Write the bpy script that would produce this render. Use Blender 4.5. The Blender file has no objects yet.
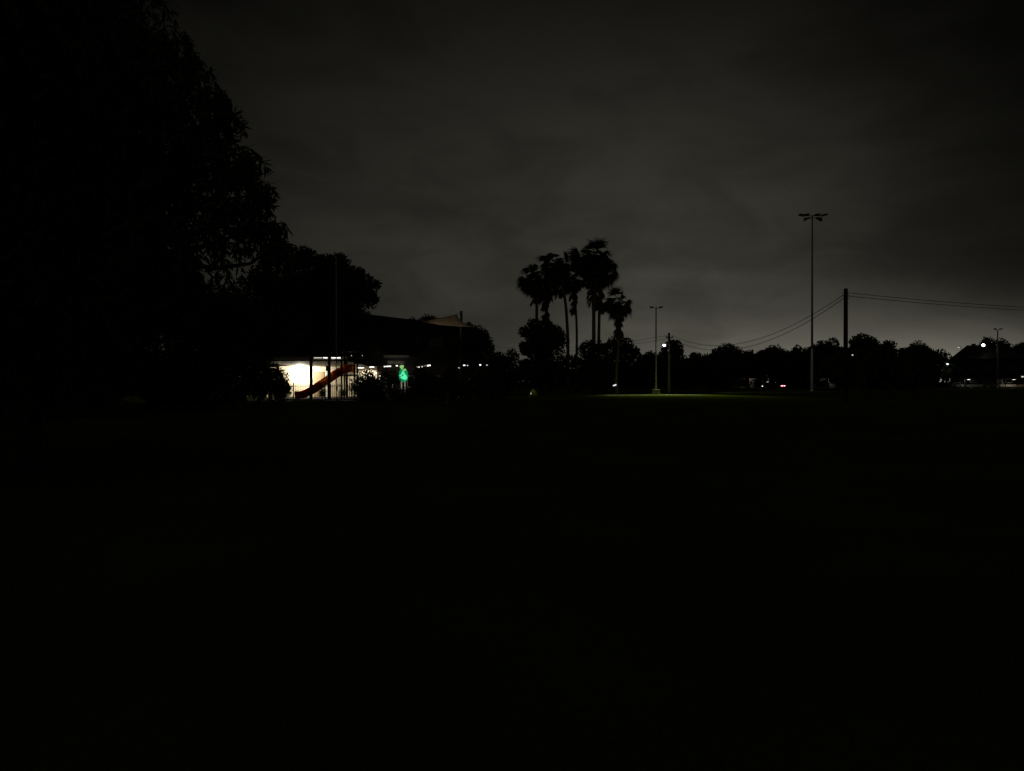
import bpy, bmesh, math, random
import numpy as np
from mathutils import Vector, Matrix
R = math.radians
PI = math.pi
random.seed(7)
rng = np.random.default_rng(11)
scn = bpy.context.scene
COL = scn.collection

CAMH, F, CX, HOR = 1.6, 745.0, 512.0, 382.0

def at(px, py, d):
    """point at depth d seen at that place of the frame"""
    return Vector(((px - CX) / F * d, d, CAMH + (HOR - py) / F * d))

def gx(px, d):
    return (px - CX) / F * d

def gz(py, d):
    return CAMH + (HOR - py) / F * d

# ------------------------------------------------------------------ materials
def new_mat(name):
    m = bpy.data.materials.new(name)
    m.use_nodes = True
    nt = m.node_tree
    return m, nt, nt.nodes['Principled BSDF']

def mat(name, c1, c2=None, scale=4.0, rough=0.75, bump=0.0, detail=6.0, metal=0.0, stretch=None, lo=0.35, hi=0.65, spec=0.3):
    m, nt, bs = new_mat(name)
    c2 = c2 or tuple(min(1, c * 1.35) for c in c1)
    bs.inputs['Roughness'].default_value = rough
    bs.inputs['Metallic'].default_value = metal
    bs.inputs['Specular IOR Level'].default_value = spec
    tc = nt.nodes.new('ShaderNodeTexCoord')
    mp = nt.nodes.new('ShaderNodeMapping')
    if stretch:
        mp.inputs['Scale'].default_value = stretch
    nz = nt.nodes.new('ShaderNodeTexNoise')
    nz.inputs['Scale'].default_value = scale
    nz.inputs['Detail'].default_value = detail
    rp = nt.nodes.new('ShaderNodeValToRGB')
    rp.color_ramp.elements[0].position = lo
    rp.color_ramp.elements[1].position = hi
    rp.color_ramp.elements[0].color = (*c1, 1)
    rp.color_ramp.elements[1].color = (*c2, 1)
    L = nt.links.new
    L(tc.outputs['Object'], mp.inputs['Vector'])
    L(mp.outputs['Vector'], nz.inputs['Vector'])
    L(nz.outputs['Fac'], rp.inputs['Fac'])
    L(rp.outputs['Color'], bs.inputs['Base Color'])
    if bump:
        bp = nt.nodes.new('ShaderNodeBump')
        bp.inputs['Strength'].default_value = bump
        bp.inputs['Distance'].default_value = 0.05
        L(nz.outputs['Fac'], bp.inputs['Height'])
        L(bp.outputs['Normal'], bs.inputs['Normal'])
    return m

def translucent(name, c, amount=0.5, c2=None):
    m = mat(name, c, c2, rough=0.5)
    nt = m.node_tree
    bs = nt.nodes['Principled BSDF']
    out = nt.nodes['Material Output']
    tr = nt.nodes.new('ShaderNodeBsdfTranslucent')
    tr.inputs['Color'].default_value = (*c, 1)
    mx = nt.nodes.new('ShaderNodeMixShader')
    mx.inputs[0].default_value = amount
    nt.links.new(bs.outputs[0], mx.inputs[1])
    nt.links.new(tr.outputs[0], mx.inputs[2])
    nt.links.new(mx.outputs[0], out.inputs['Surface'])
    return m

def emit(name, col, strength):
    m, nt, bs = new_mat(name)
    bs.inputs['Base Color'].default_value = (*[min(0.8, c) for c in col], 1)
    bs.inputs['Emission Color'].default_value = (*col, 1)
    nz = nt.nodes.new('ShaderNodeTexNoise')
    nz.inputs['Scale'].default_value = 6
    mr = nt.nodes.new('ShaderNodeMapRange')
    mr.inputs['To Min'].default_value = strength * 0.75
    mr.inputs['To Max'].default_value = strength * 1.25
    nt.links.new(nz.outputs['Fac'], mr.inputs['Value'])
    nt.links.new(mr.outputs[0], bs.inputs['Emission Strength'])
    return m

M = {}
M['leaf_gum'] = mat('gum_leaf', (0.035, 0.05, 0.022), (0.06, 0.08, 0.035), 2.5, 0.6)
M['leaf_dark'] = mat('dark_leaf', (0.03, 0.045, 0.018), (0.05, 0.07, 0.03), 1.2, 0.75)
M['leaf_olive'] = mat('olive_leaf', (0.04, 0.05, 0.02), (0.07, 0.075, 0.03), 1.2, 0.75)
M['leaf_shrub'] = mat('shrub_leaf', (0.03, 0.055, 0.02), (0.06, 0.09, 0.03), 2.0, 0.6)
M['leaf_lime'] = mat('lime_leaf', (0.16, 0.2, 0.03), (0.3, 0.34, 0.06), 3.0, 0.55)
M['palm_leaf'] = mat('palm_leaf', (0.035, 0.05, 0.022), (0.06, 0.075, 0.03), 2.0, 0.6)
M['palm_dead'] = mat('dead_palm_leaf', (0.12, 0.075, 0.045), (0.2, 0.13, 0.08), 3.0, 0.85)
M['palm_bark'] = mat('palm_bark', (0.14, 0.11, 0.085), (0.26, 0.21, 0.17), 3.0, 0.9, 0.5, stretch=(1, 1, 6))
M['bark'] = mat('bark', (0.04, 0.033, 0.026), (0.09, 0.075, 0.06), 5.0, 0.9, 0.6, stretch=(3, 3, 0.6))
M['bark_pale'] = mat('pale_bark', (0.2, 0.17, 0.13), (0.38, 0.33, 0.27), 4.0, 0.85, 0.4, stretch=(2, 2, 0.5))
M['grass_blade'] = mat('grass_blade', (0.045, 0.07, 0.006), (0.09, 0.12, 0.015), 0.6, 0.7)
M['steel'] = mat('galvanised_steel', (0.3, 0.31, 0.3), (0.42, 0.43, 0.42), 6.0, 0.6)
M['pale_steel'] = mat('pale_painted_steel', (0.5, 0.52, 0.52), (0.6, 0.62, 0.62), 4.0, 0.6)
M['dark_steel'] = mat('dark_steel', (0.03, 0.03, 0.032), (0.06, 0.06, 0.06), 6.0, 0.5, metal=0.3)
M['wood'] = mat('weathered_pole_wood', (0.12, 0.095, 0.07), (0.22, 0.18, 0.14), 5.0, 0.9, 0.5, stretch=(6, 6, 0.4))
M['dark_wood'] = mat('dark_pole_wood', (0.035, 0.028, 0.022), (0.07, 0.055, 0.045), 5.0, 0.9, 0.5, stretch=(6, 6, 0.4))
M['wire'] = mat('wire_rubber', (0.02, 0.02, 0.02), (0.03, 0.03, 0.03), 3.0, 0.6)
M['concrete'] = mat('concrete', (0.3, 0.29, 0.27), (0.42, 0.41, 0.38), 2.0, 0.85, 0.25)
M['cabinet_grey'] = mat('cabinet_grey', (0.14, 0.14, 0.13), (0.24, 0.24, 0.22), 3.0, 0.7)
M['worn_path'] = mat('worn_path', (0.1, 0.095, 0.07), (0.17, 0.16, 0.125), 1.5, 0.9, 0.25)
M['cream'] = mat('cream_render', (0.64, 0.54, 0.38), (0.72, 0.63, 0.47), 1.4, 0.8, 0.1)
M['tan_panel'] = mat('tan_panel', (0.36, 0.25, 0.14), (0.42, 0.3, 0.18), 2.0, 0.7)
M['cladding'] = mat('charcoal_cladding', (0.012, 0.011, 0.011), (0.022, 0.02, 0.019), 3.0, 0.8, 0.3, stretch=(1, 1, 8))
M['roof_dark'] = mat('dark_roof_sheet', (0.014, 0.013, 0.013), (0.024, 0.022, 0.021), 2.0, 0.7, 0.2, stretch=(8, 1, 1))
M['soffit'] = mat('brown_soffit', (0.12, 0.09, 0.07), (0.16, 0.12, 0.1), 2.0, 0.8)
M['fascia'] = mat('grey_fascia', (0.4, 0.4, 0.38), (0.5, 0.5, 0.47), 2.0, 0.6)
M['white_paint'] = mat('white_paint', (0.7, 0.7, 0.66), (0.8, 0.8, 0.76), 2.0, 0.5)
M['glass'] = mat('dark_glass', (0.02, 0.022, 0.025), (0.03, 0.032, 0.035), 1.0, 0.12, spec=0.5)
M['slide_red'] = translucent('red_slide_plastic', (0.55, 0.05, 0.03), 0.75)
M['slide_yellow'] = translucent('yellow_slide_plastic', (0.92, 0.5, 0.1), 0.85)
M['play_blue'] = mat('play_deck_plastic', (0.1, 0.08, 0.07), (0.16, 0.12, 0.1), 3, 0.5)
M['poly'] = translucent('milky_sheet', (0.7, 0.7, 0.68), 0.6)
M['sail'] = translucent('brown_sail_cloth', (0.5, 0.43, 0.33), 0.45, (0.54, 0.47, 0.37))
M['bark_mulch'] = mat('bark_mulch', (0.1, 0.07, 0.045), (0.2, 0.15, 0.1), 9.0, 0.95, 0.6)
M['brick'] = mat('red_brown_brick', (0.035, 0.024, 0.02), (0.055, 0.038, 0.03), 5.0, 0.9, 0.3)
M['pale_wall'] = mat('pale_weatherboard', (0.4, 0.37, 0.32), (0.5, 0.46, 0.4), 2.0, 0.8, 0.2, stretch=(1, 1, 9))
M['tile_roof'] = mat('dark_tile_roof', (0.05, 0.04, 0.035), (0.09, 0.075, 0.065), 6.0, 0.85, 0.5)
M['car_white'] = mat('white_car_paint', (0.62, 0.62, 0.6), (0.68, 0.68, 0.66), 1.0, 0.3, spec=0.5)
M['car_silver'] = mat('silver_car_paint', (0.4, 0.4, 0.4), (0.46, 0.46, 0.46), 1.0, 0.3, metal=0.4, spec=0.5)
M['car_dark'] = mat('dark_car_paint', (0.03, 0.03, 0.035), (0.045, 0.045, 0.05), 1.0, 0.25, spec=0.5)
M['car_sand'] = mat('sand_car_paint', (0.5, 0.4, 0.26), (0.55, 0.45, 0.3), 1.0, 0.3, spec=0.5)
M['rubber'] = mat('tyre_rubber', (0.02, 0.02, 0.02), (0.035, 0.035, 0.035), 8.0, 0.85)
M['asphalt'] = mat('asphalt', (0.04, 0.04, 0.04), (0.06, 0.06, 0.06), 8.0, 0.9, 0.3)
M['red_lens'] = mat('red_lens', (0.3, 0.01, 0.01), (0.35, 0.02, 0.02), 3, 0.3)
M['lens'] = mat('clear_lens', (0.5, 0.5, 0.5), (0.55, 0.55, 0.55), 3, 0.2)
M['lamp_cool'] = emit('cool_street_lamp_glow', (0.92, 1.0, 0.95), 5)
M['lamp_flood'] = emit('bright_flood_glow', (1.0, 0.99, 0.84), 9)
M['lamp_warm'] = emit('warm_lamp_glow', (1.0, 0.88, 0.66), 30)
M['lamp_small'] = emit('small_lamp_glow', (0.9, 0.98, 1.0), 2.2)
M['lamp_faint'] = emit('faint_lamp_glow', (0.95, 0.95, 0.85), 0.6)
M['tube'] = emit('strip_light_glow', (1.0, 0.94, 0.86), 2.2)
M['edge_glint_dim'] = emit('dim_edge_glint_glow', (1.0, 0.92, 0.8), 0.75)  # glow imitating a weak light glint on the verandah edge
M['green_lit'] = emit('green_lit_panel', (0.01, 0.6, 0.22), 0.35)
M['teal_lit'] = emit('teal_lit_panel', (0.12, 0.95, 0.48), 0.95)
M['lime_lit'] = emit('lime_lit_panel', (0.42, 0.85, 0.28), 0.6)
M['leg_added_glow'] = emit('sign_leg_added_glow', (1.0, 0.95, 0.75), 0.16)  # faint glow put into the legs in place of light falling on them
M['tail_lit'] = emit('lit_tail_lamp', (1.0, 0.3, 0.36), 4)
M['head_lit'] = emit('lit_head_lamp', (0.95, 1.0, 0.9), 1.6)
M['window_lit'] = emit('lit_window', (1.0, 0.85, 0.6), 0.06)

# ------------------------------------------------------------------ mesh helpers
class MB:
    def __init__(s):
        s.v = []; s.f = []
    def add(s, vs, fs):
        o = len(s.v)
        s.v += [tuple(v) for v in vs]
        s.f += [tuple(i + o for i in f) for f in fs]
        return s
    def box(s, x0, x1, y0, y1, z0, z1):
        vs = [(x, y, z) for z in (z0, z1) for y in (y0, y1) for x in (x0, x1)]
        return s.add(vs, [(0, 2, 3, 1), (4, 5, 7, 6), (0, 1, 5, 4), (2, 6, 7, 3), (0, 4, 6, 2), (1, 3, 7, 5)])
    def tube(s, pts, rad, n=8, caps=True):
        pts = [Vector(p) for p in pts]
        if not hasattr(rad, '__len__'):
            rad = [rad] * len(pts)
        rings = []
        for i, p in enumerate(pts):
            a = pts[max(0, i - 1)]; b = pts[min(len(pts) - 1, i + 1)]
            t = (b - a).normalized()
            u = t.cross(Vector((0.13, 0.97, 0.21)))
            if u.length < 0.05:
                u = t.cross(Vector((1, 0, 0)))
            u.normalize(); w = t.cross(u)
            rings.append([p + (u * math.cos(2 * PI * k / n) + w * math.sin(2 * PI * k / n)) * rad[i] for k in range(n)])
        vs = [v for r in rings for v in r]
        fs = []
        for i in range(len(pts) - 1):
            for k in range(n):
                k2 = (k + 1) % n
                fs.append((i * n + k, i * n + k2, (i + 1) * n + k2, (i + 1) * n + k))
        if caps:
            fs.append(tuple(range(n - 1, -1, -1)))
            fs.append(tuple((len(pts) - 1) * n + k for k in range(n)))
        return s.add(vs, fs)
    def prism(s, poly, y0, y1):
        """poly in xz extruded along y"""
        n = len(poly)
        vs = [(x, y0, z) for x, z in poly] + [(x, y1, z) for x, z in poly]
        fs = [tuple(range(n)), tuple(range(2 * n - 1, n - 1, -1))]
        for i in range(n):
            j = (i + 1) % n
            fs.append((i, i + n, j + n, j))
        return s.add(vs, fs)
    def ball(s, c, r, n=12, m=8, sz=1.0):
        c = Vector(c)
        vs = [c + Vector((0, 0, r * sz))]
        for i in range(1, m):
            a = PI * i / m
            for k in range(n):
                b = 2 * PI * k / n
                vs.append(c + Vector((r * math.sin(a) * math.cos(b), r * math.sin(a) * math.sin(b), r * sz * math.cos(a))))
        vs.append(c - Vector((0, 0, r * sz)))
        fs = [(0, 1 + k, 1 + (k + 1) % n) for k in range(n)]
        for i in range(m - 2):
            for k in range(n):
                a = 1 + i * n + k; b = 1 + i * n + (k + 1) % n
                fs.append((a, a + n, b + n, b))
        l = len(vs) - 1
        fs += [(l, 1 + (m - 2) * n + (k + 1) % n, 1 + (m - 2) * n + k) for k in range(n)]
        return s.add(vs, fs)
    def build(s, name, m, parent=None, smooth=False, bevel=0.0):
        me = bpy.data.meshes.new(name)
        off = Vector(parent.location) if parent is not None and parent.get('_w') else Vector((0, 0, 0))
        if parent is not None and not parent.get('_w') and parent.parent is not None:
            pass
        me.from_pydata([tuple(Vector(v) - off) for v in s.v], [], s.f)
        me.materials.append(m)
        if smooth:
            me.polygons.foreach_set('use_smooth', [True] * len(me.polygons))
        bm = bmesh.new(); bm.from_mesh(me)
        bmesh.ops.recalc_face_normals(bm, faces=bm.faces)
        bm.to_mesh(me); bm.free()
        me.update()
        o = bpy.data.objects.new(name, me)
        COL.objects.link(o)
        if parent is not None:
            o.parent = parent
        if bevel:
            b = o.modifiers.new('bevel', 'BEVEL'); b.width = bevel; b.segments = 2; b.limit_method = 'ANGLE'
        return o

def tag(o, label=None, cat=None, group=None, kind=None):
    if label: o['label'] = label
    if cat: o['category'] = cat
    if group: o['group'] = group
    if kind: o['kind'] = kind
    return o

def thing(name, loc, label, cat, group=None, world=True):
    """Empty at the thing's base; world=True: child meshes are given in world coordinates"""
    o = bpy.data.objects.new(name, None)
    o.location = loc
    o.empty_display_size = 0.3
    COL.objects.link(o)
    if world:
        o['_w'] = 1
    return tag(o, label, cat, group)

def child_of(part, mb, name, m, root, **k):
    """sub-part: mesh given in world coordinates, under a part whose root is `root`"""
    o = mb.build(name, m, root, **k)
    o.parent = part
    return o

def copy_tree(o, parent=None):
    c = o.copy(); COL.objects.link(c)
    if parent is not None: c.parent = parent
    for ch in list(o.children):
        copy_tree(ch, c)
    return c

def mesh_np(name, verts, faces_n, idx, m, parent=None, off=(0, 0, 0)):
    """verts (V,3), faces all of faces_n corners, idx (F,faces_n)"""
    me = bpy.data.meshes.new(name)
    v = (verts - np.array(off)).astype(np.float32)
    nf = len(idx)
    me.vertices.add(len(v)); me.vertices.foreach_set('co', v.ravel())
    me.loops.add(nf * faces_n); me.loops.foreach_set('vertex_index', idx.ravel().astype(np.int32))
    me.polygons.add(nf)
    me.polygons.foreach_set('loop_start', (np.arange(nf) * faces_n).astype(np.int32))
    me.polygons.foreach_set('loop_total', np.full(nf, faces_n, np.int32))
    me.update(calc_edges=True)
    me.materials.append(m)
    o = bpy.data.objects.new(name, me); COL.objects.link(o)
    if parent is not None: o.parent = parent
    return o

def unit(a):
    return a / np.maximum(np.linalg.norm(a, axis=1, keepdims=True), 1e-9)

def leaves(P, D, length, width, shape='rhomb'):
    """leaf faces: root points P, directions D; returns verts, idx, n"""
    n = len(P)
    D = unit(D)
    S = unit(np.cross(D, unit(rng.normal(size=(n, 3)))))
    L = length * rng.uniform(0.65, 1.25, (n, 1)); W = width * rng.uniform(0.7, 1.2, (n, 1))
    if shape == 'rhomb':
        V = np.stack([P, P + D * L * 0.45 + S * W / 2, P + D * L, P + D * L * 0.45 - S * W / 2], 1)
        k = 4
    else:
        V = np.stack([P, P + D * L * 0.25 + S * W / 2, P + D * L * 0.6 + S * W * 0.42, P + D * L,
                      P + D * L * 0.6 - S * W * 0.42, P + D * L * 0.25 - S * W / 2], 1)
        k = 6
    return V.reshape(-1, 3), np.arange(n * k).reshape(n, k), k

def crown_points(blobs, leaf_area, cover=5.0):
    """blobs: world (x,y,z,r). Lumpy shells plus fill. returns points, outward dirs"""
    Ps, Ds = [], []
    for (x, y, z, r) in blobs:
        c = np.array((x, y, z))
        N = int(1.35 * cover * PI * r * r / leaf_area)
        nsub = 16
        sc = unit(rng.normal(size=(nsub, 3)))
        sc *= (r * rng.uniform(0.55, 0.84, (nsub, 1)))
        sr = r * rng.uniform(0.2, 0.36, nsub)
        n1 = int(N * 0.65)
        w = sr ** 2; w /= w.sum()
        k = rng.choice(nsub, n1, p=w)
        u = unit(rng.normal(size=(n1, 3)))
        p = sc[k] + u * (sr[k] * rng.uniform(0.3, 1.0, n1) ** 0.5)[:, None]
        Ps.append(p + c); Ds.append(u + 0.4 * rng.normal(size=(n1, 3)))
        n2 = N - n1
        u = unit(rng.normal(size=(n2, 3)))
        p = u * (r * 0.8 * rng.uniform(0, 1, n2) ** 0.4)[:, None]
        Ps.append(p + c); Ds.append(u + 0.6 * rng.normal(size=(n2, 3)))
    return np.concatenate(Ps), np.concatenate(Ds)

def limb_pts(a, b, n=5, wob=0.12):
    a = Vector(a); b = Vector(b); L = (b - a).length
    out = []
    for i in range(n + 1):
        t = i / n
        p = a.lerp(b, t)
        p.z += math.sin(t * PI) * L * 0.06
        if 0 < i < n:
            p += Vector((random.uniform(-1, 1), random.uniform(-1, 1), random.uniform(-1, 1))) * L * wob * 0.4
        out.append(p)
    return out

def tree_from(name, label, base, blobs, leaf_l, leaf_w, m, bark='bark', tr=0.3, cover=5.0, group=None, cat='tree', crown_name='crown'):
    root = thing(name, base, label, cat, group)
    bl = np.array(blobs)
    top = bl[:, 2].max(); low = (bl[:, 2] - bl[:, 3]).min()
    cen = bl[:, :3].mean(0)
    h = base[2] + max(0.35 * (cen[2] - base[2]), min(low - base[2], 0.7 * (cen[2] - base[2])))
    mb = MB()
    fork = Vector((base[0] * 0.7 + cen[0] * 0.3, base[1] * 0.7 + cen[1] * 0.3, h))
    mb.tube(limb_pts((base[0], base[1], base[2] - 0.15), fork, 4, 0.05), [tr * 1.35, tr * 1.05, tr, tr * 0.9, tr * 0.85], 9)
    for (x, y, z, r) in blobs:
        mb.tube(limb_pts(fork, (x, y, z), 4), [tr * 0.6, tr * 0.45, tr * 0.35, tr * 0.22, tr * 0.1], 6)
    mb.build('trunk', M[bark], root, smooth=True)
    P, D = crown_points(blobs, leaf_l * leaf_w * 0.5, cover)
    keep = P[:, 2] > base[2] + 0.08
    V, I, k = leaves(P[keep], D[keep], leaf_l, leaf_w)
    mesh_np(crown_name, V, k, I, M[m], root, base)
    return root

def px_blobs(spec, d, spread=0.9):
    """(px, py, r_px) -> world blobs around distance d"""
    out = []
    for (x, y, r) in spec:
        rr = r / F * d
        dd = d + random.uniform(-spread, spread) * rr
        p = at(x, y, dd)
        out.append((p.x, p.y, max(p.z, rr * 0.5), rr))
    return out

def auto_blobs(cx, top, w, bot, d, n=9):
    """rounded uneven crown: centre px, top py, width px, bottom py"""
    out = []
    H = bot - top
    r0 = w * 0.29
    for i in range(n):
        t = i / (n - 1)
        a = i * 2.4
        py = top + r0 + t * (H - 1.9 * r0)
        hw = w / 2 - r0 * 0.7
        ww = hw * min(1.0, 0.15 + 2.2 * t)
        px = cx + math.cos(a) * ww * random.uniform(0.75, 1.05)
        rr = r0 * (1.2 if i == 0 else random.uniform(0.62, 1.15))
        if i == 0: px, py = cx + random.uniform(-0.08, 0.08) * w, top + r0 * 1.22
        dd = d + math.sin(a) * ww / F * d
        p = at(px, py, dd)
        R_ = rr / F * d
        out.append((p.x, p.y, max(p.z, R_ * 0.6), R_))
    return out

# ------------------------------------------------------------------ setting
def struct(o):
    return tag(o, kind='structure')

# grass field: fine ring mesh, one sheet to the horizon, gentle undulation
gm, nt, bs = new_mat('grass_field')
L = nt.links.new
tc = nt.nodes.new('ShaderNodeTexCoord')
n1 = nt.nodes.new('ShaderNodeTexNoise'); n1.inputs['Scale'].default_value = 0.35; n1.inputs['Detail'].default_value = 8
n2 = nt.nodes.new('ShaderNodeTexNoise'); n2.inputs['Scale'].default_value = 22; n2.inputs['Detail'].default_value = 6
mxx = nt.nodes.new('ShaderNodeMath'); mxx.operation = 'MULTIPLY_ADD'; mxx.inputs[1].default_value = 0.5
rp = nt.nodes.new('ShaderNodeValToRGB')
rp.color_ramp.elements[0].position = 0.5; rp.color_ramp.elements[0].color = (0.045, 0.068, 0.003, 1)
rp.color_ramp.elements[1].position = 1.0; rp.color_ramp.elements[1].color = (0.1, 0.125, 0.008, 1)
L(tc.outputs['Object'], n1.inputs['Vector']); L(tc.outputs['Object'], n2.inputs['Vector'])
L(n2.outputs['Fac'], mxx.inputs[0]); L(n1.outputs['Fac'], mxx.inputs[2])
L(mxx.outputs[0], rp.inputs['Fac']); L(rp.outputs['Color'], bs.inputs['Base Color'])
bp = nt.nodes.new('ShaderNodeBump'); bp.inputs['Strength'].default_value = 0.6; bp.inputs['Distance'].default_value = 0.04
L(n2.outputs['Fac'], bp.inputs['Height']); L(bp.outputs['Normal'], bs.inputs['Normal'])
bs.inputs['Roughness'].default_value = 0.95
bs.inputs['Specular IOR Level'].default_value = 0.0
g = MB()
ring = [0.5, 2, 4, 8, 14, 22, 35, 55, 80, 110, 150, 200, 300, 500, 900, 1500, 2500]
NS = 48
g.v.append((0, 0, 0))
for r in ring:
    for k in range(NS):
        a = 2 * PI * k / NS
        g.v.append((r * math.cos(a), r * math.sin(a), 0))
for k in range(NS):
    g.f.append((0, 1 + k, 1 + (k + 1) % NS))
for i in range(len(ring) - 1):
    for k in range(NS):
        a = 1 + i * NS + k; b = 1 + i * NS + (k + 1) % NS
        g.f.append((a, a + NS, b + NS, b))
struct(g.build('ground', gm))

# path crossing the far side of the field
def ribbon(name, pts, w, z, m):
    mb = MB(); vs = []
    pts = [Vector((*p, z)) for p in pts]
    for i, p in enumerate(pts):
        t = (pts[min(i + 1, len(pts) - 1)] - pts[max(i - 1, 0)]).normalized()
        s = Vector((-t.y, t.x, 0)) * w / 2
        vs += [p - s, p + s]
    mb.add(vs, [(2 * i, 2 * i + 2, 2 * i + 3, 2 * i + 1) for i in range(len(pts) - 1)])
    return struct(mb.build(name, m))
ribbon('path', [(gx(470, 84), 84), (gx(560, 87), 87), (gx(612, 90), 90), (gx(700, 93.5), 93.5), (gx(770, 104), 104),
                (gx(850, 140), 140), (gx(925, 157), 157), (gx(1060, 170), 170)], 1.3, 0.008, M['worn_path'])
ribbon('playground_path', [(gx(180, 63.6), 63.6), (gx(285, 63.8), 63.8), (gx(350, 64.2), 64.2), (gx(430, 68), 68), (gx(470, 84), 84)], 1.2, 0.008, M['concrete'])
ribbon('car_park', [(gx(690, 204), 204), (gx(860, 200), 200), (gx(1200, 200), 200)], 11, 0.004, M['asphalt'])
pm = MB(); pm.box(gx(262, 73), gx(360, 73), 65.6, 80, 0.004, 0.03)
struct(pm.build('mulch_bed', M['bark_mulch']))

# ------------------------------------------------------------------ near gum tree (left)
def gum_tree():
    d = 13.0
    base = Vector((gx(20, d), d, 0))
    root = thing('gum_tree', base, 'huge near tree with long drooping leaves filling the top left corner', 'tree')
    spec = [(40, -70, 88), (-10, 60, 130), (85, 45, 75), (118, 120, 88), (150, 190, 82), (182, 235, 60), (90, 230, 100),
            (10, 250, 120), (-120, 0, 190), (-110, 220, 170), (238, 222, 30), (155, 72, 42), (190, 108, 38), (215, 150, 36),
            (236, 188, 30), (60, 120, 120), (88, -16, 34), (-60, 330, 120), (60, 330, 90), (160, 290, 44), (256, 196, 14), (268, 232, 14), (246, 160, 14), (228, 118, 12),
            (172, 46, 24), (196, 66, 16), (216, 98, 14), (136, 44, 24), (252, 158, 12), (264, 188, 11), (276, 224, 10), (281, 243, 6)]
    blobs = []
    for (x, y, r) in spec:
        rr = r / F * d
        dd = d + random.uniform(-0.7, 0.7) * rr
        p = at(x, y, dd)
        blobs.append((p.x, p.y, p.z, rr))
    for (x, y, r) in [(0, 80, 150), (90, 150, 110), (30, 260, 120), (70, -40, 120)]:
        rr = r / F * d
        p = at(x * 0.95, y, d + 2.2); blobs.append((p.x, p.y, p.z, rr * 1.1))
    Ps, Ds = [], []
    tw = MB()
    for (x, y, z, r) in blobs:
        c = np.array((x, y, z))
        ntw = int(66 * PI * r * r / 1.0) + 12
        for _ in range(ntw):
            u = rng.normal(size=3); u /= np.linalg.norm(u)
            p0 = c + u * r * rng.uniform(0.2, 0.92) ** 0.6
            out = np.array((u[0], u[1], 0.15)) * rng.uniform(0.2, 0.5)
            L_ = rng.uniform(0.2, 0.6)
            nl = int(L_ * 22)
            t = rng.uniform(0.1, 1.0, nl)[:, None]
            pts = p0 + out * t * L_ + np.array((0, 0, -1)) * (t ** 1.6) * L_ * 0.6
            dr = np.array((0, 0, -0.8)) + 0.62 * rng.normal(size=(nl, 3)) + out * 0.6
            Ps.append(pts); Ds.append(dr)
    P = np.concatenate(Ps); D = np.concatenate(Ds)
    keep = P[:, 2] > 0.3
    V, I, k = leaves(P[keep], D[keep], 0.185, 0.04, 'lance')
    mesh_np('crown', V, k, I, M['leaf_gum'], root, base)
    mb = MB()
    fork = base + Vector((0.1, 0.1, 2.6))
    mb.tube(limb_pts(base + Vector((0, 0, -0.15)), fork, 5, 0.05), [0.42, 0.34, 0.3, 0.28, 0.26, 0.24], 12)
    for (x, y, z, r) in blobs:
        mb.tube(limb_pts(fork, (x, y, z), 6, 0.14), [0.15, 0.11, 0.085, 0.06, 0.045, 0.03, 0.015], 7)
        for _ in range(5):
            u = Vector(rng.normal(size=3)).normalized() * r * 0.8
            mb.tube(limb_pts((x, y, z), Vector((x, y, z)) + u, 3, 0.2), [0.018, 0.012, 0.008, 0.004], 4)
    mb.build('trunk', M['bark'], root, smooth=True)
gum_tree()

# ------------------------------------------------------------------ dark trees on the left and round the building
tree_from('tree', 'dark dense tree just behind the near drooping tree, far left of the frame', (gx(30, 34), 34, 0),
          px_blobs([(20, 290, 60), (-40, 330, 70), (70, 320, 60), (20, 370, 50), (100, 360, 45)], 34), 0.24, 0.11, 'leaf_dark', tr=0.3, cover=4.5)
tree_from('tree', 'dark bushy tree below the drooping branches, between the far left tree and the round crown', (gx(150, 42), 42, 0),
          px_blobs([(120, 310, 45), (170, 300, 45), (205, 320, 42), (150, 350, 48), (200, 370, 34), (100, 350, 40), (228, 322, 30)], 42), 0.26, 0.12, 'leaf_dark', tr=0.3, cover=4.5)
tree_from('fig_tree', 'wide tree with a lumpy rounded crown above the lit verandah', (gx(236, 62), 62, 0),
          px_blobs([(256, 300, 30), (282, 280, 32), (308, 278, 30), (335, 284, 29), (352, 293, 24), (365, 291, 15), (372, 300, 8), (300, 318, 36),
                    (260, 325, 38), (335, 322, 30), (352, 318, 22), (272, 258, 11), (287, 255, 9), (342, 262, 9), (325, 262, 9), (359, 275, 7), (376, 285, 5),
                    (306, 258, 11), (236, 338, 30)], 66, 0.8),
          0.3, 0.2, 'leaf_dark', tr=0.5, cover=4.2)
tree_from('shrub', 'dark shrub with drooping sprigs at the left edge of the lit verandah', (gx(258, 52), 52, 0),
          px_blobs([(240, 380, 26), (256, 376, 18), (268, 388, 16), (262, 366, 10), (276, 377, 8), (281, 390, 8), (285, 383, 4), (270, 371, 9), (279, 373, 6), (277, 384, 11), (283, 393, 8), (287, 387, 4), (285, 376, 3), (230, 360, 26), (215, 392, 26)], 52),
          0.28, 0.085, 'leaf_shrub', tr=0.08, cover=3.0, cat='shrub')
for i, (lab, px, w, top, dd) in enumerate([
        ('low dark bush on the lawn at the far left edge', 20, 80, 375, 47),
        ('low dark bush second from the left edge of the lawn', 95, 80, 366, 50),
        ('low dark bush under the bushy tree left of the round crown', 172, 80, 362, 52)]):
    tree_from('shrub', lab, (gx(px, dd), dd, 0), auto_blobs(px, top, w, 402, dd, 7), 0.22, 0.1, 'leaf_shrub', tr=0.08, cover=4.2, cat='shrub', group='bushes under the left trees')

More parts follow.
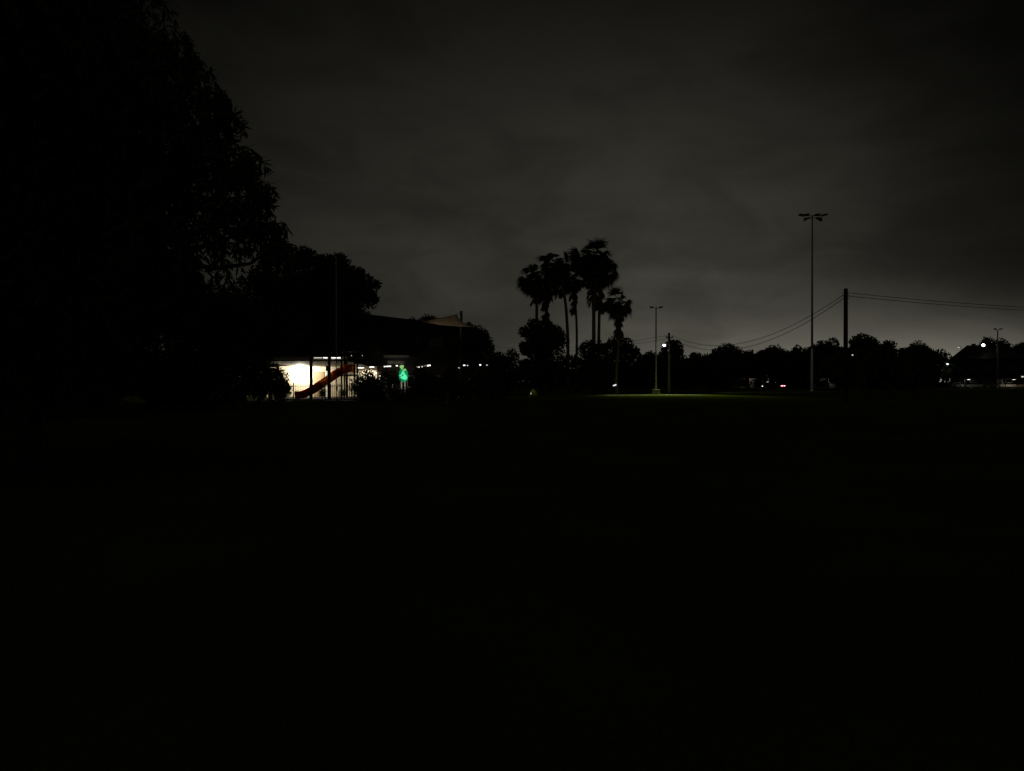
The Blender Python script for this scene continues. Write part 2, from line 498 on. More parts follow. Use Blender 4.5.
# shrubs in front of the building (gaps let the lights through)
shr = [('loose leafy shrub right beside the play tower', 366, 36, 366, 62, 1.0),
       ('low dense shrub at the foot of the loose leafy one beside the play tower', 369, 30, 377, 61, 4.0),
       ('loose leafy shrub just left of the green glowing sign', 389, 30, 366, 62.5, 1.2),
       ('shrub under the pale awning to the right of the green glowing sign', 429, 36, 369, 62.5, 2.4),
       ('dark shrub below the shade sail, with lights showing over it', 454, 36, 372, 64, 3.0),
       ('dark shrub below the tree at the right end of the building', 486, 40, 368, 66, 3.0)]
for lab, px, w, top, dd, cov in shr:
    tree_from('shrub', lab, (gx(px, dd), dd, 0), auto_blobs(px, top, w, 404, dd, 9), 0.2, 0.075, 'leaf_shrub', tr=0.06, cover=cov, cat='shrub', group='shrubs in front of the building')
tree_from('shrub', 'short shrub in front of the legs of the green glowing sign', (gx(403, 61.5), 61.5, 0), auto_blobs(404, 387, 28, 406, 61.5, 8), 0.18, 0.07, 'leaf_shrub', tr=0.05, cover=1.3, cat='shrub', group='shrubs in front of the building')
tree_from('tree', 'tall dark tree at the right end of the building, beside the shade sail', (gx(480, 80), 80, 0),
          px_blobs([(476, 340, 14), (484, 346, 11), (482, 335, 7), (470, 352, 16), (486, 362, 14), (462, 345, 14), (492, 372, 12), (465, 375, 12), (480, 385, 9)], 80), 0.28, 0.16, 'leaf_dark', tr=0.22, cover=4.0)
tree_from('tree', 'small dark tree on the roofline left of the shade sail', (gx(426, 104), 104, 0),
          px_blobs([(412, 324, 6), (425, 322, 7), (431, 322, 7), (420, 330, 9), (424, 345, 12), (435, 332, 9)], 104), 0.32, 0.2, 'leaf_dark', tr=0.22, cover=4.0)
tree_from('tree', 'dark tree behind the roof, right of the shade sail post', (gx(466, 108), 108, 0),
          px_blobs([(468, 327, 5), (471, 331, 6), (462, 333, 8), (468, 345, 11)], 108), 0.32, 0.2, 'leaf_dark', tr=0.22, cover=4.0)
tree_from('tree', 'slim tree with a pale lit trunk standing on the lawn before the building', (gx(415, 56), 56, 0),
          px_blobs([(418, 378, 10), (424, 385, 9), (415, 390, 6), (421, 368, 7)], 56), 0.2, 0.08, 'leaf_olive', 'bark', tr=0.11, cover=2.0)
tree_from('tree', 'small tree with a thin pale trunk right of the shrubs before the building', (gx(447, 54), 54, 0),
          px_blobs([(447, 380, 11), (456, 387, 9), (440, 389, 8), (452, 371, 7)], 54), 0.2, 0.08, 'leaf_olive', 'bark_pale', tr=0.1, cover=2.2)

# middle trees under and around the palms
tree_from('tree', 'small dark tree between the building and the palms', (gx(506, 92), 92, 0), px_blobs([(500, 360, 9), (512, 358, 8), (506, 370, 12), (515, 376, 9), (497, 378, 9), (506, 385, 9)], 92), 0.3, 0.18, 'leaf_dark', tr=0.16, cover=4)
tree_from('tree', 'large round dark tree standing under the leftmost palm', (gx(545, 86), 86, 0),
          px_blobs([(545, 336, 18), (533, 333, 13), (556, 340, 14), (538, 350, 18), (552, 360, 19), (526, 350, 6), (523, 346, 4), (532, 372, 16), (560, 372, 13), (545, 382, 12), (524, 332, 5)], 86, 0.7),
          0.28, 0.18, 'leaf_dark', tr=0.3, cover=4.2)
tree_from('tree', 'dark low tree between the two thin palm trunks', (gx(580, 112), 112, 0), px_blobs([(572, 362, 10), (583, 366, 9), (578, 378, 12), (568, 378, 9)], 112), 0.34, 0.22, 'leaf_dark', tr=0.18, cover=4)
tree_from('tree', 'dark tree at the foot of the two tallest palms', (gx(597, 94), 94, 0),
          px_blobs([(588, 350, 10), (598, 352, 11), (592, 365, 14), (604, 370, 12), (584, 378, 11), (598, 384, 10)], 94), 0.3, 0.18, 'leaf_dark', tr=0.22, cover=4.2)
tree_from('tree', 'broad domed dark tree behind the right palm', (gx(622, 135), 135, 0),
          px_blobs([(612, 350, 11), (622, 346, 11), (630, 351, 9), (636, 353, 5), (618, 362, 14), (632, 366, 12), (606, 366, 10), (625, 378, 12)], 135), 0.4, 0.28, 'leaf_dark', tr=0.3, cover=4.5)

# far tree line
far = [(712, 354, 24, 158, 'low uneven tree between the rounded tree by the lamp pole and the flat topped one'),
       (787, 356, 26, 182, 'low tree filling the dip left of the tree beside the floodlight mast'),
       (812, 345, 18, 188, 'narrow tree seen directly behind the tall floodlight mast'),
       (847, 348, 26, 178, 'dark tree directly behind the tall power pole'),
       (650, 351, 30, 170, 'low dark tree between the right palm and the lamp post'),
       (672, 339, 24, 150, 'dark tree directly behind the wooden lamp pole'),
       (696, 352, 30, 172, 'low rounded tree just right of the wooden lamp pole'),
       (727, 345, 32, 168, 'flat topped dark tree below the lowest point of the wires'),
       (748, 350, 24, 184, 'small tree between two larger crowns left of the tail lights'),
       (771, 345, 34, 180, 'broad dark tree above the car with lit lamps'),
       (799, 345, 28, 172, 'dark tree directly left of the tall floodlight mast'),
       (827, 339, 36, 164, 'dark domed tree between the floodlight mast and the tall power pole'),
       (866, 332, 36, 166, 'tallest domed tree just right of the tall power pole'),
       (889, 341, 17, 172, 'narrow tree right of the tallest domed tree'),
       (921, 344, 42, 160, 'wide dark tree with a faintly lit edge left of the clubhouse'),
       (1000, 339, 22, 234, 'dark tree behind the short lighting mast on the right'),
       (988, 338, 14, 234, 'tree top directly behind the bright flood lamp'),
       (1021, 343, 20, 234, 'dark tree at the right edge of the frame'),
       (906, 358, 26, 176, 'low tree in the dip between the narrow tree and the wide dark tree')]
for i, (cx, top, w, d, lab) in enumerate(far):
    b = auto_blobs(cx, top - 1, w * 1.32, 379 if cx in (727, 748, 771, 827) else 386, d, 13)
    tree_from('tree', lab, (gx(cx, d), d, 0), b, 0.5, 0.34, 'leaf_dark' if i % 3 else 'leaf_olive', tr=0.35, cover=4.2, group='trees along the far side of the field')
hedge = [(744, 377, 16, 188, 'loose bush half hiding the low pale house'), (758, 378, 14, 186, 'small loose bush at the right end of the low pale house'), (821, 378, 18, 186, 'loose bush before the pale house right of the floodlight mast'),
         (640, 368, 40, 182, 'low bush behind the white ground light'), (684, 370, 40, 182, 'low bush right behind the wooden lamp pole'),
         (722, 372, 36, 184, 'low bush below the flat topped tree'), (800, 368, 34, 180, 'low bush at the foot of the tree left of the floodlight mast'),
         (845, 366, 36, 182, 'low bush behind the tall power pole'), (880, 368, 40, 180, 'low bush below the tallest domed tree'),
         (905, 372, 34, 184, 'low bush left of the wide dark tree')]
for cx, top, w, d, lab in hedge:
    tree_from('shrub', lab, (gx(cx, d), d, 0), auto_blobs(cx, top, w, 388, d, 7), 0.5, 0.34, 'leaf_dark', tr=0.12, cover=1.1 if w < 20 else 4, cat='shrub', group='bushes along the far side of the field')

# far-off wood closing the horizon
xs = np.linspace(-60, 290, 60)
wb = []
for i, x in enumerate(xs):
    for j in range(2):
        rr_ = rng.uniform(3.2, 4.6)
        wb.append((x + rng.uniform(-2, 2), 238 + rng.uniform(-5, 5), 2.0 + 2.6 * j + rng.uniform(-0.5, 0.8), rr_))
P, D = crown_points(wb, 0.3, 2.6)
P = P[P[:, 2] > 0.1]; D = D[:len(P)]
V, I, k = leaves(P, D, 0.9, 0.65)
tag(mesh_np('far_wood', V, k, I, M['leaf_dark']), 'dark far-off wood behind the houses', 'wood', kind='stuff')

# ------------------------------------------------------------------ palms
def palm(label, bpx, d, cpx, cpy, mids=None, n=40, scale=1.0, tr=0.2, skirt=14, skirt_len=1.8, wind=-0.45, seed=1):
    r = np.random.default_rng(seed)
    base = Vector((gx(bpx, d), d, 0))
    top = at(cpx, cpy, d)
    root = thing('palm_tree', base, label, 'palm', 'tall fan palms')
    mb = MB()
    ctrl = [base + Vector((0, 0, -0.1))] + [at(x, y, d) for x, y in (mids or [])] + [top]
    pts = []
    for a, b in zip(ctrl[:-1], ctrl[1:]):
        for i in range(7):
            pts.append(a.lerp(b, i / 7))
    pts.append(top)
    for _ in range(3):
        pts = [pts[0]] + [(pts[i - 1] + pts[i] * 2 + pts[i + 1]) / 4 for i in range(1, len(pts) - 1)] + [pts[-1]]
    N = len(pts)
    mb.tube(pts, [tr * (1.5 if i == 0 else 1.12 - 0.3 * i / N + 0.04 * (i % 2)) for i in range(N)], 10)
    mb.build('trunk', M['palm_bark'], root, smooth=True)
    def fan(mbx, o, dirv, plen, flen, droop, nb=17, spread=78):
        d0 = Vector(dirv).normalized()
        p = Vector(o); pts_ = [p.copy()]
        for i in range(4):
            p = p + d0 * plen / 4
            d0 = (d0 + Vector((wind * 0.16, 0, -0.13 * droop))).normalized()
            pts_.append(p.copy())
        mbx.tube(pts_, [0.05, 0.04, 0.03, 0.025, 0.02], 4, caps=False)
        side = d0.cross(Vector((0, 0, 1)))
        if side.length < 0.1: side = Vector((1, 0, 0))
        side.normalize()
        side = (side + Vector(r.normal(size=3)) * 0.55).normalized()
        side = (side - d0 * side.dot(d0)).normalized()
        for k in range(nb):
            a = R(-spread + 2 * spread * k / (nb - 1))
            bd = (d0 * math.cos(a) + side * math.sin(a)).normalized()
            ln = flen * (0.72 + 0.28 * math.cos(a)) * r.uniform(0.85, 1.1)
            q1 = p + bd * ln * 0.5 + Vector((wind * 0.08, 0, -0.05 * droop)) * ln
            q2 = q1 + (bd + Vector((wind * 0.5, 0, -0.55 * droop))).normalized() * ln * 0.5
            w = (side * math.cos(a) - d0 * math.sin(a)) * 0.066 * scale
            mbx.add([p - w * 0.3, p + w * 0.3, q1 + w, q1 - w, q2], [(0, 1, 2, 3), (3, 2, 4)])
    live = MB()
    perm = r.permutation(n)
    for i in range(n):
        t = (i + 0.5) / n
        el = math.asin(max(-0.75, min(0.995, 1.0 - 1.6 * ((perm[i] + 0.5) / n) + r.uniform(-0.05, 0.05)))); t = max(0.0, 0.6 - el)
        az = i * 2.39996 + r.uniform(-0.2, 0.2)
        dv = Vector((math.cos(az) * math.cos(el) + wind * 0.35, math.sin(az) * math.cos(el), math.sin(el)))
        fan(live, top + Vector((0, 0, r.uniform(-0.25, 0.2))), dv, scale * (0.8 + 0.55 * max(0.0, math.sin(el))) * r.uniform(0.55, 1.45), 1.15 * scale * r.uniform(0.75, 1.5), r.uniform(0.6, 2.8), 19, 66)
    live.build('crown', M['palm_leaf'], root)
    dead = MB()
    for i in range(skirt):
        az = r.uniform(0, 2 * PI)
        o = top + Vector((0, 0, -r.uniform(0.3, skirt_len)))
        dv = Vector((math.cos(az) * 0.55, math.sin(az) * 0.55, -0.8))
        fan(dead, o, dv, scale * r.uniform(0.5, 0.8), scale * r.uniform(0.7, 1.0), 1.5, 11, 40)
    dead.build('dead_fronds', M['palm_dead'], root)
    return root

palm('leftmost tall fan palm, its trunk rising out of the large round tree', 536, 98, 537, 280, n=56, scale=1.2, seed=3, skirt=12)
palm('fan palm with a brown skirt, second trunk from the left above the round tree', 547, 104, 546, 289, n=44, scale=1.05, seed=4, skirt=26, skirt_len=3.6)
palm('fan palm with a slightly curved trunk, its crown left of the tallest palms', 568, 99, 559, 266, mids=[(568, 340), (566, 305)], n=54, scale=1.2, seed=5, skirt=14, skirt_len=3.0)
palm('fan palm with the thin trunk standing alone in the sky gap', 576, 101, 574, 280, mids=[(577, 330)], n=50, scale=1.0, seed=6, tr=0.16, skirt=24, skirt_len=3.8)
palm('tallest fan palm, left of the twin trunks', 594, 98, 593.5, 261, n=96, scale=1.4, seed=17, tr=0.24, skirt=18, skirt_len=4.5)
palm('fan palm close against the tallest one, right of the twin trunks', 597.8, 101, 600, 271, n=58, scale=1.25, seed=8, skirt=22, skirt_len=4.4)
palm('shorter fan palm standing alone at the right with a leaning curved trunk', 617, 94, 619.5, 304, mids=[(615.5, 378), (618, 345)], n=54, scale=1.05, seed=23, tr=0.2, skirt=20, skirt_len=3.2, wind=-0.5)

# ------------------------------------------------------------------ lighting masts and poles
# tall floodlight mast
d = 132.0
b = Vector((gx(812, d), d, 0)); top = gz(216, d)
mast = thing('floodlight_mast', b, 'very tall slim steel mast with unlit floodlights on a crossarm, right of centre', 'light mast')
mb = MB(); mb.tube([b, b + Vector((0, 0, top * 0.3)), b + Vector((0, 0, top * 0.65)), b + Vector((0, 0, top))], [0.25, 0.2, 0.15, 0.12], 12)
mb.build('pole', M['steel'], mast, smooth=True)
mb = MB(); mb.tube([b, b + Vector((0, 0, 0.2))], [0.36, 0.34], 12); mb.build('base', M['concrete'], mast)
mb = MB(); mb.tube([b + Vector((-2.2, 0, top)), b + Vector((2.2, 0, top))], 0.07, 6); mb.tube([b + Vector((-1.0, -0.4, top - 0.45)), b + Vector((1.0, -0.4, top - 0.45))], 0.05, 6)
mb.tube([b + Vector((0, -0.4, top - 0.45)), b + Vector((0, 0, top - 0.4))], 0.05, 6)
mb.build('crossarm', M['dark_steel'], mast)
for (ox, oz, dz) in [(-2.0, 0.0, -1), (-1.2, 0.05, 1), (-1.05, -0.6, 1), (1.05, -0.6, -1), (0.75, 0.05, 1), (2.0, 0.02, 1)]:
    c = b + Vector((ox, -0.25, top + oz))
    mb = MB()
    s = 1 if dz > 0 else -1
    lw_ = 1.0 if abs(oz) < 0.2 else 2.4
    pr = [(-0.5, (-0.12 * s - 0.06) * lw_), (0.5, (0.12 * s - 0.06) * lw_), (0.42, 0.2 + 0.06 * s), (-0.42, 0.2 - 0.06 * s)]
    mb.prism([(c.x + x, c.z + z) for x, z in pr], c.y - 0.4, c.y + 0.35)
    fl = mb.build('floodlight', M['dark_steel'], mast)
    gl = MB().box(c.x - 0.42, c.x + 0.42, c.y - 0.43, c.y - 0.405, c.z - 0.1, c.z + 0.1)
    child_of(fl, gl, 'lens', M['glass'], mast)

# small twin-head mast
d = 96.0
b = Vector((gx(656, d), d, 0)); top = gz(308, d)
m2 = thing('lighting_pole', b, 'slim grey pole with a short T shaped double head, left of the wooden lamp pole', 'light pole')
mb = MB(); mb.tube([b, b + Vector((0, 0, top))], [0.12, 0.075], 10); mb.build('pole', M['steel'], m2, smooth=True)
mb = MB(); mb.tube([b + Vector((-0.7, 0, top)), b + Vector((0.7, 0, top))], 0.04, 6); mb.build('crossarm', M['dark_steel'], m2)
for s in (-1, 1):
    mb = MB(); mb.box(b.x + s * 0.62 - 0.24, b.x + s * 0.62 + 0.24, d - 0.3, d + 0.1, top + 0.05, top + 0.17)
    mb.build('lamp_head', M['dark_steel'], m2, bevel=0.03)
mb = MB(); mb.tube([b + Vector((0, 0, top)), b + Vector((0, 0, top + 0.35))], 0.02, 5); mb.build('spike', M['dark_steel'], m2)
# cabinet at its foot
cb = Vector((gx(656.3, 94.5), 94.5, 0))
cab = thing('electrical_cabinet', cb, 'pale squat cabinet at the foot of the slim double headed pole', 'cabinet')
mb = MB(); mb.box(cb.x - 0.43, cb.x + 0.43, cb.y - 0.3, cb.y + 0.25, 0.1, 0.68); mb.build('body', M['cabinet_grey'], cab, bevel=0.02)
mb = MB(); mb.box(cb.x - 0.48, cb.x + 0.48, cb.y - 0.35, cb.y + 0.3, 0.0, 0.1); mb.build('plinth', M['concrete'], cab)
for s in (-1, 1):
    mb = MB(); mb.box(cb.x + s * 0.2 - 0.18, cb.x + s * 0.2 + 0.18, cb.y - 0.315, cb.y - 0.302, 0.15, 0.63)
    dr = mb.build('door', M['cabinet_grey'], cab)
    h = MB().box(cb.x + s * 0.08 - 0.03, cb.x + s * 0.08 + 0.03, cb.y - 0.34, cb.y - 0.317, 0.36, 0.46)
    child_of(dr, h, 'handle', M['dark_steel'], cab)

# wooden lamp pole
d = 97.0
PL = Vector((gx(669, d), d, 0)); PLT = gz(333, d)
lp = thing('lamp_pole', PL, 'wooden power pole carrying a bright street lamp on its left side', 'lamp pole')
mb = MB(); mb.tube([PL, PL + Vector((0, 0, PLT))], [0.2, 0.15], 12); mb.build('pole', M['wood'], lp, smooth=True)
mb = MB(); mb.box(PL.x - 0.5, PL.x + 0.5, d - 0.25, d - 0.15, PLT - 0.65, PLT - 0.53); mb.build('crossarm', M['wood'], lp)
for s in (-0.4, 0.4):
    mb = MB(); mb.tube([(PL.x + s, d - 0.2, PLT - 0.53), (PL.x + s, d - 0.2, PLT - 0.36)], [0.05, 0.03], 8); mb.build('insulator', M['dark_steel'], lp)
LPZ = gz(345.8, d)
LPX = gx(664.2, d - 1.75)
mb = MB(); mb.tube([(PL.x, d, LPZ - 0.3), (PL.x - 0.15, d - 0.8, LPZ + 0.15), (LPX, d - 1.75, LPZ + 0.26)], 0.03, 6); mb.build('bracket', M['steel'], lp)
mb = MB(); mb.tube([(LPX, d - 1.75, LPZ + 0.3), (LPX, d - 1.75, LPZ + 0.2), (LPX, d - 1.75, LPZ + 0.1)], [0.05, 0.12, 0.17], 12); hd = mb.build('lamp_head', M['steel'], lp)
mb = MB(); mb.ball((LPX, d - 1.75, LPZ), 0.19, 12, 8, 1.0); child_of(hd, mb, 'bulb', M['lamp_cool'], lp)
mb = MB(); mb.box(PL.x + 0.14, PL.x + 0.42, d - 0.05, d + 0.25, LPZ - 1.45, LPZ - 1.23); mb.build('added_flood_head', M['dark_steel'], lp)  # added housing for the extra flood aimed at the tall mast
mb = MB(); mb.box(PL.x - 0.22, PL.x - 0.12, d - 0.3, d - 0.16, gz(350.5, d) - .15, gz(350.5, d) + 0.15); mb.build('meter_box', M['white_paint'], lp)

# tall dark power pole nearer to the camera
d = 60.0
PB = Vector((gx(845.6, d), d, 0)); PBT = gz(289, d)
pp = thing('power_pole', PB, 'thick dark wooden power pole in the nearer field where the wires meet', 'power pole')
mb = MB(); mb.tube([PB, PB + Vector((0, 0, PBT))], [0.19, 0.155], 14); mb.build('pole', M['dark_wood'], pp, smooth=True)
mb = MB(); mb.tube([PB + Vector((0, 0, PBT)), PB + Vector((0, 0, PBT + 0.03))], [0.165, 0.15], 14); mb.build('cap', M['dark_steel'], pp)
for dz in (0.32, 0.5, 0.58, 0.78):
    mb = MB(); mb.tube([PB + Vector((-0.25, 0, PBT - dz)), PB + Vector((0.27, 0, PBT - dz))], 0.025, 6); mb.build('wire_clamp', M['dark_steel'], pp)

# out of frame pole on the right and the pole hidden behind the building trees: the wires end on them
def plain_pole(x, y, h, lab):
    p = thing('power_pole', (x, y, 0), lab, 'power pole')
    mb = MB(); mb.tube([(x, y, 0), (x, y, h)], [0.19, 0.14], 12); mb.build('pole', M['wood'], p, smooth=True)
    mb = MB(); mb.box(x - 0.5, x + 0.5, y - 0.25, y - 0.15, h - 0.6, h - 0.48); mb.build('crossarm', M['wood'], p)
PR = Vector((gx(1250, 75), 75, 0)); plain_pole(PR.x, PR.y, 9.0, 'wooden power pole at the far right end of the wires')
PQ = Vector((gx(474, 136), 136, 0)); plain_pole(PQ.x, PQ.y, 8.8, 'wooden power pole behind the trees at the left end of the wires')

def wire(a, b, sag, lab, r=0.018):
    a = Vector(a); b = Vector(b)
    pts = []
    for i in range(33):
        t = i / 32
        p = a.lerp(b, t); p.z -= 4 * sag * t * (1 - t)
        pts.append(p)
    mb = MB(); mb.tube(pts, r, 5)
    tag(mb.build('power_line', M['wire']), lab, 'wire', 'overhead wires')
wire((PB.x - 0.22, PB.y, PBT - 0.5), (PL.x + 0.4, PL.y - 0.2, PLT - 0.35), 2.5, 'upper sagging wire between the thick dark pole and the wooden lamp pole', 0.024)
wire((PB.x - 0.22, PB.y, PBT - 0.78), (PL.x - 0.4, PL.y - 0.2, PLT - 0.35), 2.95, 'lower sagging wire between the thick dark pole and the wooden lamp pole', 0.024)
wire((PB.x + 0.25, PB.y, PBT - 0.32), (PR.x, PR.y - 0.2, 8.75), 0.62, 'upper wire from the thick dark pole to the right edge', 0.022)
wire((PB.x + 0.25, PB.y, PBT - 0.58), (PR.x, PR.y - 0.2, 8.45), 0.6, 'lower wire from the thick dark pole to the right edge', 0.022)
wire((PL.x - 0.4, PL.y - 0.2, PLT - 0.35), (PQ.x + 0.4, PQ.y - 0.2, 8.35), 1.1, 'upper faint wire running left from the wooden lamp pole behind the palms', 0.02)
wire((PL.x - 0.1, PL.y - 0.2, PLT - 0.7), (PQ.x, PQ.y - 0.2, 8.0), 1.3, 'lower faint wire running left from the wooden lamp pole behind the palms', 0.02)

# flagpole
d = 60.5
fp = Vector((gx(336.3, d), d, 0)); ft = gz(258, d)
fl = thing('flagpole', fp, 'thin grey pole rising in front of the rounded crown above the slide', 'flagpole')
mb = MB(); mb.tube([fp, fp + Vector((0, 0, ft))], [0.045, 0.03], 10); mb.build('pole', M['pale_steel'], fl, smooth=True)
mb = MB(); mb.ball(fp + Vector((0, 0, ft + 0.05)), 0.07, 10, 6); mb.build('finial', M['steel'], fl)
mb = MB(); mb.tube([fp + Vector((0, 0, 0)), fp + Vector((0, 0, 0.12))], 0.12, 10); mb.build('base', M['steel'], fl)

# short mast on the right with two heads
d = 205.0
b = Vector((gx(997.5, d), d, 0)); top = gz(330, d)
m3 = thing('lighting_pole', b, 'slim mast with two splayed heads right of the bright flood lamp', 'light pole')
mb = MB(); mb.tube([b, b + Vector((0, 0, top))], [0.22, 0.15], 10); mb.build('pole', M['steel'], m3, smooth=True)
mb = MB(); mb.tube([b + Vector((-0.9, 0, top + 0.15)), b + Vector((0, 0, top - 0.1)), b + Vector((0.9, 0, top + 0.2))], 0.07, 6); mb.build('crossarm', M['dark_steel'], m3)
for s in (-1, 1):
    mb = MB(); mb.box(b.x + s * 0.8 - 0.35, b.x + s * 0.8 + 0.35, d - 0.4, d + 0.1, top + 0.12, top + 0.42); mb.build('lamp_head', M['dark_steel'], m3, bevel=0.03)

# ------------------------------------------------------------------ school building on the left
D0 = 82.0
X0, X1 = gx(205, D0), gx(476, D0)
XA = gx(330, D0)
def roof_z(x):
    return 9.5 - 0.121 * (x - XA) if x > XA else 9.5 - 0.1 * (XA - x)
bb = thing('hall_building', (gx(340, D0), D0, 0), 'long low gabled building with dark upper walls and a lit ground floor behind the slide', 'building')
G1 = 3.34
XS = gx(377, D0)
MB().box(X0, XS, D0, D0 + 15, 0, G1).build('wall', M['cream'], bb)
MB().box(XS + 0.004, X1, D0 + 0.02, D0 + 15, 0, G1).build('brick_wall', M['brick'], bb)
mb = MB(); mb.prism([(X0, G1 + 0.02), (X1, G1 + 0.02), (X1, roof_z(X1) - 0.2), (XA, 9.3), (X0, roof_z(X0) - 0.2)], D0 - 0.05, D0 + 15.05)
mb.build('upper_wall', M['cladding'], bb)
mb = MB()
mb.prism([(X0 - 0.5, roof_z(X0) - 0.22), (XA, 9.32), (X1 + 0.2, roof_z(X1) - 0.2), (X1 + 0.2, roof_z(X1)), (XA, 9.52), (X0 - 0.5, roof_z(X0) - 0.02)], D0 - 0.7, D0 + 15.7)
mb.build('roof', M['roof_dark'], bb)
def window(root, x, z, w, h, y, m='glass', fr='white_paint', name='window'):
    mb = MB()
    t = 0.07
    mb.box(x - w / 2, x + w / 2, y - 0.06, y - 0.003, z, z + t)
    mb.box(x - w / 2, x + w / 2, y - 0.06, y - 0.003, z + h - t, z + h)
    mb.box(x - w / 2, x - w / 2 + t, y - 0.06, y - 0.003, z + t, z + h - t)
    mb.box(x + w / 2 - t, x + w / 2, y - 0.06, y - 0.003, z + t, z + h - t)
    mb.box(x - t / 2, x + t / 2, y - 0.055, y - 0.003, z + t, z + h - t)
    f = mb.build(name, M[fr], root)
    p = MB().box(x - w / 2 + t, x + w / 2 - t, y - 0.03, y - 0.012, z + t, z + h - t)
    child_of(f, p, 'pane', M[m], root)
for px in (300, 322, 392, 414, 436, 458):
    window(bb, gx(px, D0), 5.4, 1.6, 1.1, D0 - 0.05, fr='dark_steel')
for px in (386, 414, 444, 462):
    window(bb, gx(px, D0), 1.0, 1.5, 1.3, D0)
def door(root, x, y, w=0.95, h=2.1, m='tan_panel'):
    mb = MB().box(x - w / 2, x + w / 2, y - 0.05, y - 0.004, 0.02, h)
    dd = mb.build('door', M[m], root)
    child_of(dd, MB().box(x + w / 2 - 0.14, x + w / 2 - 0.08, y - 0.1, y - 0.052, 1.0, 1.14), 'handle', M['steel'], root)
door(bb, gx(319, D0), D0, 1.15, 2.75)
door(bb, gx(427, D0), D0)
mb = MB(); mb.box(gx(326, D0), gx(327.5, D0), D0 - 0.1, D0 - 0.004, 0, 3.2); mb.build('downpipe', M['white_paint'], bb)

# covered verandah
V0, V1 = gx(262, 72), gx(347, 72)
vr = thing('verandah', (gx(305, 76), 76, 0), 'wide flat roofed verandah over the lit cream wall behind the slide', 'verandah')
zf = 3.62
mb = MB()
mb.add([(V0, 72, zf), (V1, 72, zf), (V1, 81.9, 3.3), (V0, 81.9, 3.3), (V0, 72, zf + 0.1), (V1, 72, zf + 0.1), (V1, 81.9, 3.42), (V0, 81.9, 3.42)],
       [(0, 3, 2, 1), (4, 5, 6, 7), (0, 1, 5, 4), (1, 2, 6, 5), (2, 3, 7, 6), (3, 0, 4, 7)])
mb.build('soffit', M['soffit'], vr)
mb = MB().box(V0 - 0.05, V1 + 0.05, 71.85, 71.98, zf + 0.1, zf + 0.42); mb.build('fascia', M['white_paint'], vr)
mb = MB().box(V0 - 0.1, V1 + 0.1, 71.98, 80, zf + 0.44, zf + 0.5); mb.build('roof', M['roof_dark'], vr)
mb = MB().tube([(V0, 71.78, zf + 0.2), (V1, 71.78, zf + 0.2)], 0.06, 8); mb.build('gutter', M['white_paint'], vr)
for px, w in ((270, 0.1), (347, 0.1)):
    x = gx(px, 72.3)
    mb = MB().box(x - w, x + w, 72.1, 72.3, 0, zf); mb.build('post', M['dark_steel'], vr)
# wall flood lamp under the verandah
def wall_lamp(x, y, z, lab, m='lamp_warm', w=0.25, group='lamps on the building', h=0.12):
    t = thing('wall_lamp', (x, y, z), lab, 'lamp', group)
    MB().box(x - w / 2 - 0.03, x + w / 2 + 0.03, y - 0.08, y, z, z + h + 0.04).build('housing', M['dark_steel'], t)
    MB().box(x - w / 2, x + w / 2, y - 0.12, y - 0.082, z + 0.02, z + h).build('lens', M[m], t)
    return t
fx = gx(300, 80.5)
wl = thing('flood_lamp', (fx, 80.6, 3.1), 'blazing white lamp under the verandah ceiling, washing out the wall', 'lamp')
MB().box(fx - 0.3, fx + 0.3, 80.3, 80.9, 3.22, 3.3).build('housing', M['dark_steel'], wl)
MB().box(fx - 0.26, fx + 0.26, 80.34, 80.86, 3.16, 3.218).build('lens', M['lamp_warm'], wl)
# glowing bars imitating light glints along the verandah gutter
for (a, b2, m, lab) in [(313.5, 322, 'edge_glint_dim', 'dim glowing bar imitating light at the verandah edge, right after the thick dark post'),
                        (322.8, 327.5, 'tube', 'short bright bar imitating light at the verandah edge, left of the second dark post'),
                        (331, 341, 'tube', 'long bright bar imitating light at the verandah edge beneath the thin grey pole')]:
    xa, xb = gx(a, 71.6), gx(b2, 71.6)
    t = thing('strip_light', ((xa + xb) / 2, 71.68, zf + 0.28), lab, 'strip light', 'glowing bars imitating verandah edge glints')
    MB().box(xa, xb, 71.73, 71.85, zf + 0.27, zf + 0.36).build('housing', M['white_paint'], t)
    MB().tube([(xa + 0.03, 71.69, zf + 0.31), (xb - 0.03, 71.69, zf + 0.31)], 0.035, 8).build('tube', M[m], t)

# two thick dark posts in front
for px, dd, w, lab in ((311.2, 65.2, 0.145, 'thick dark post crossing the bright wall at the foot of the slide'),
                       (329.3, 66.5, 0.125, 'second dark post behind the middle of the slide')):
    x = gx(px, dd)
    t = thing('shade_post', (x, dd, 0), lab, 'post', 'dark posts by the slide')
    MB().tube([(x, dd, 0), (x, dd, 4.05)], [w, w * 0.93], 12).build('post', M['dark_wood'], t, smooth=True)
    MB().box(x - w * 1.5, x + w * 1.5, dd - w * 1.5, dd + w * 1.5, 0.03, 0.07).build('base_plate', M['dark_steel'], t)
    MB().box(x - w * 1.2, x + w * 1.2, dd - 0.12, dd + 0.12, 4.05, 4.12).build('cap', M['dark_steel'], t)
    if px > 320:
        MB().box(x - w * 2.2, x - w * 0.9, dd - 0.16, dd + 0.1, gz(371, dd), gz(366, dd)).build('junction_box', M['dark_steel'], t)

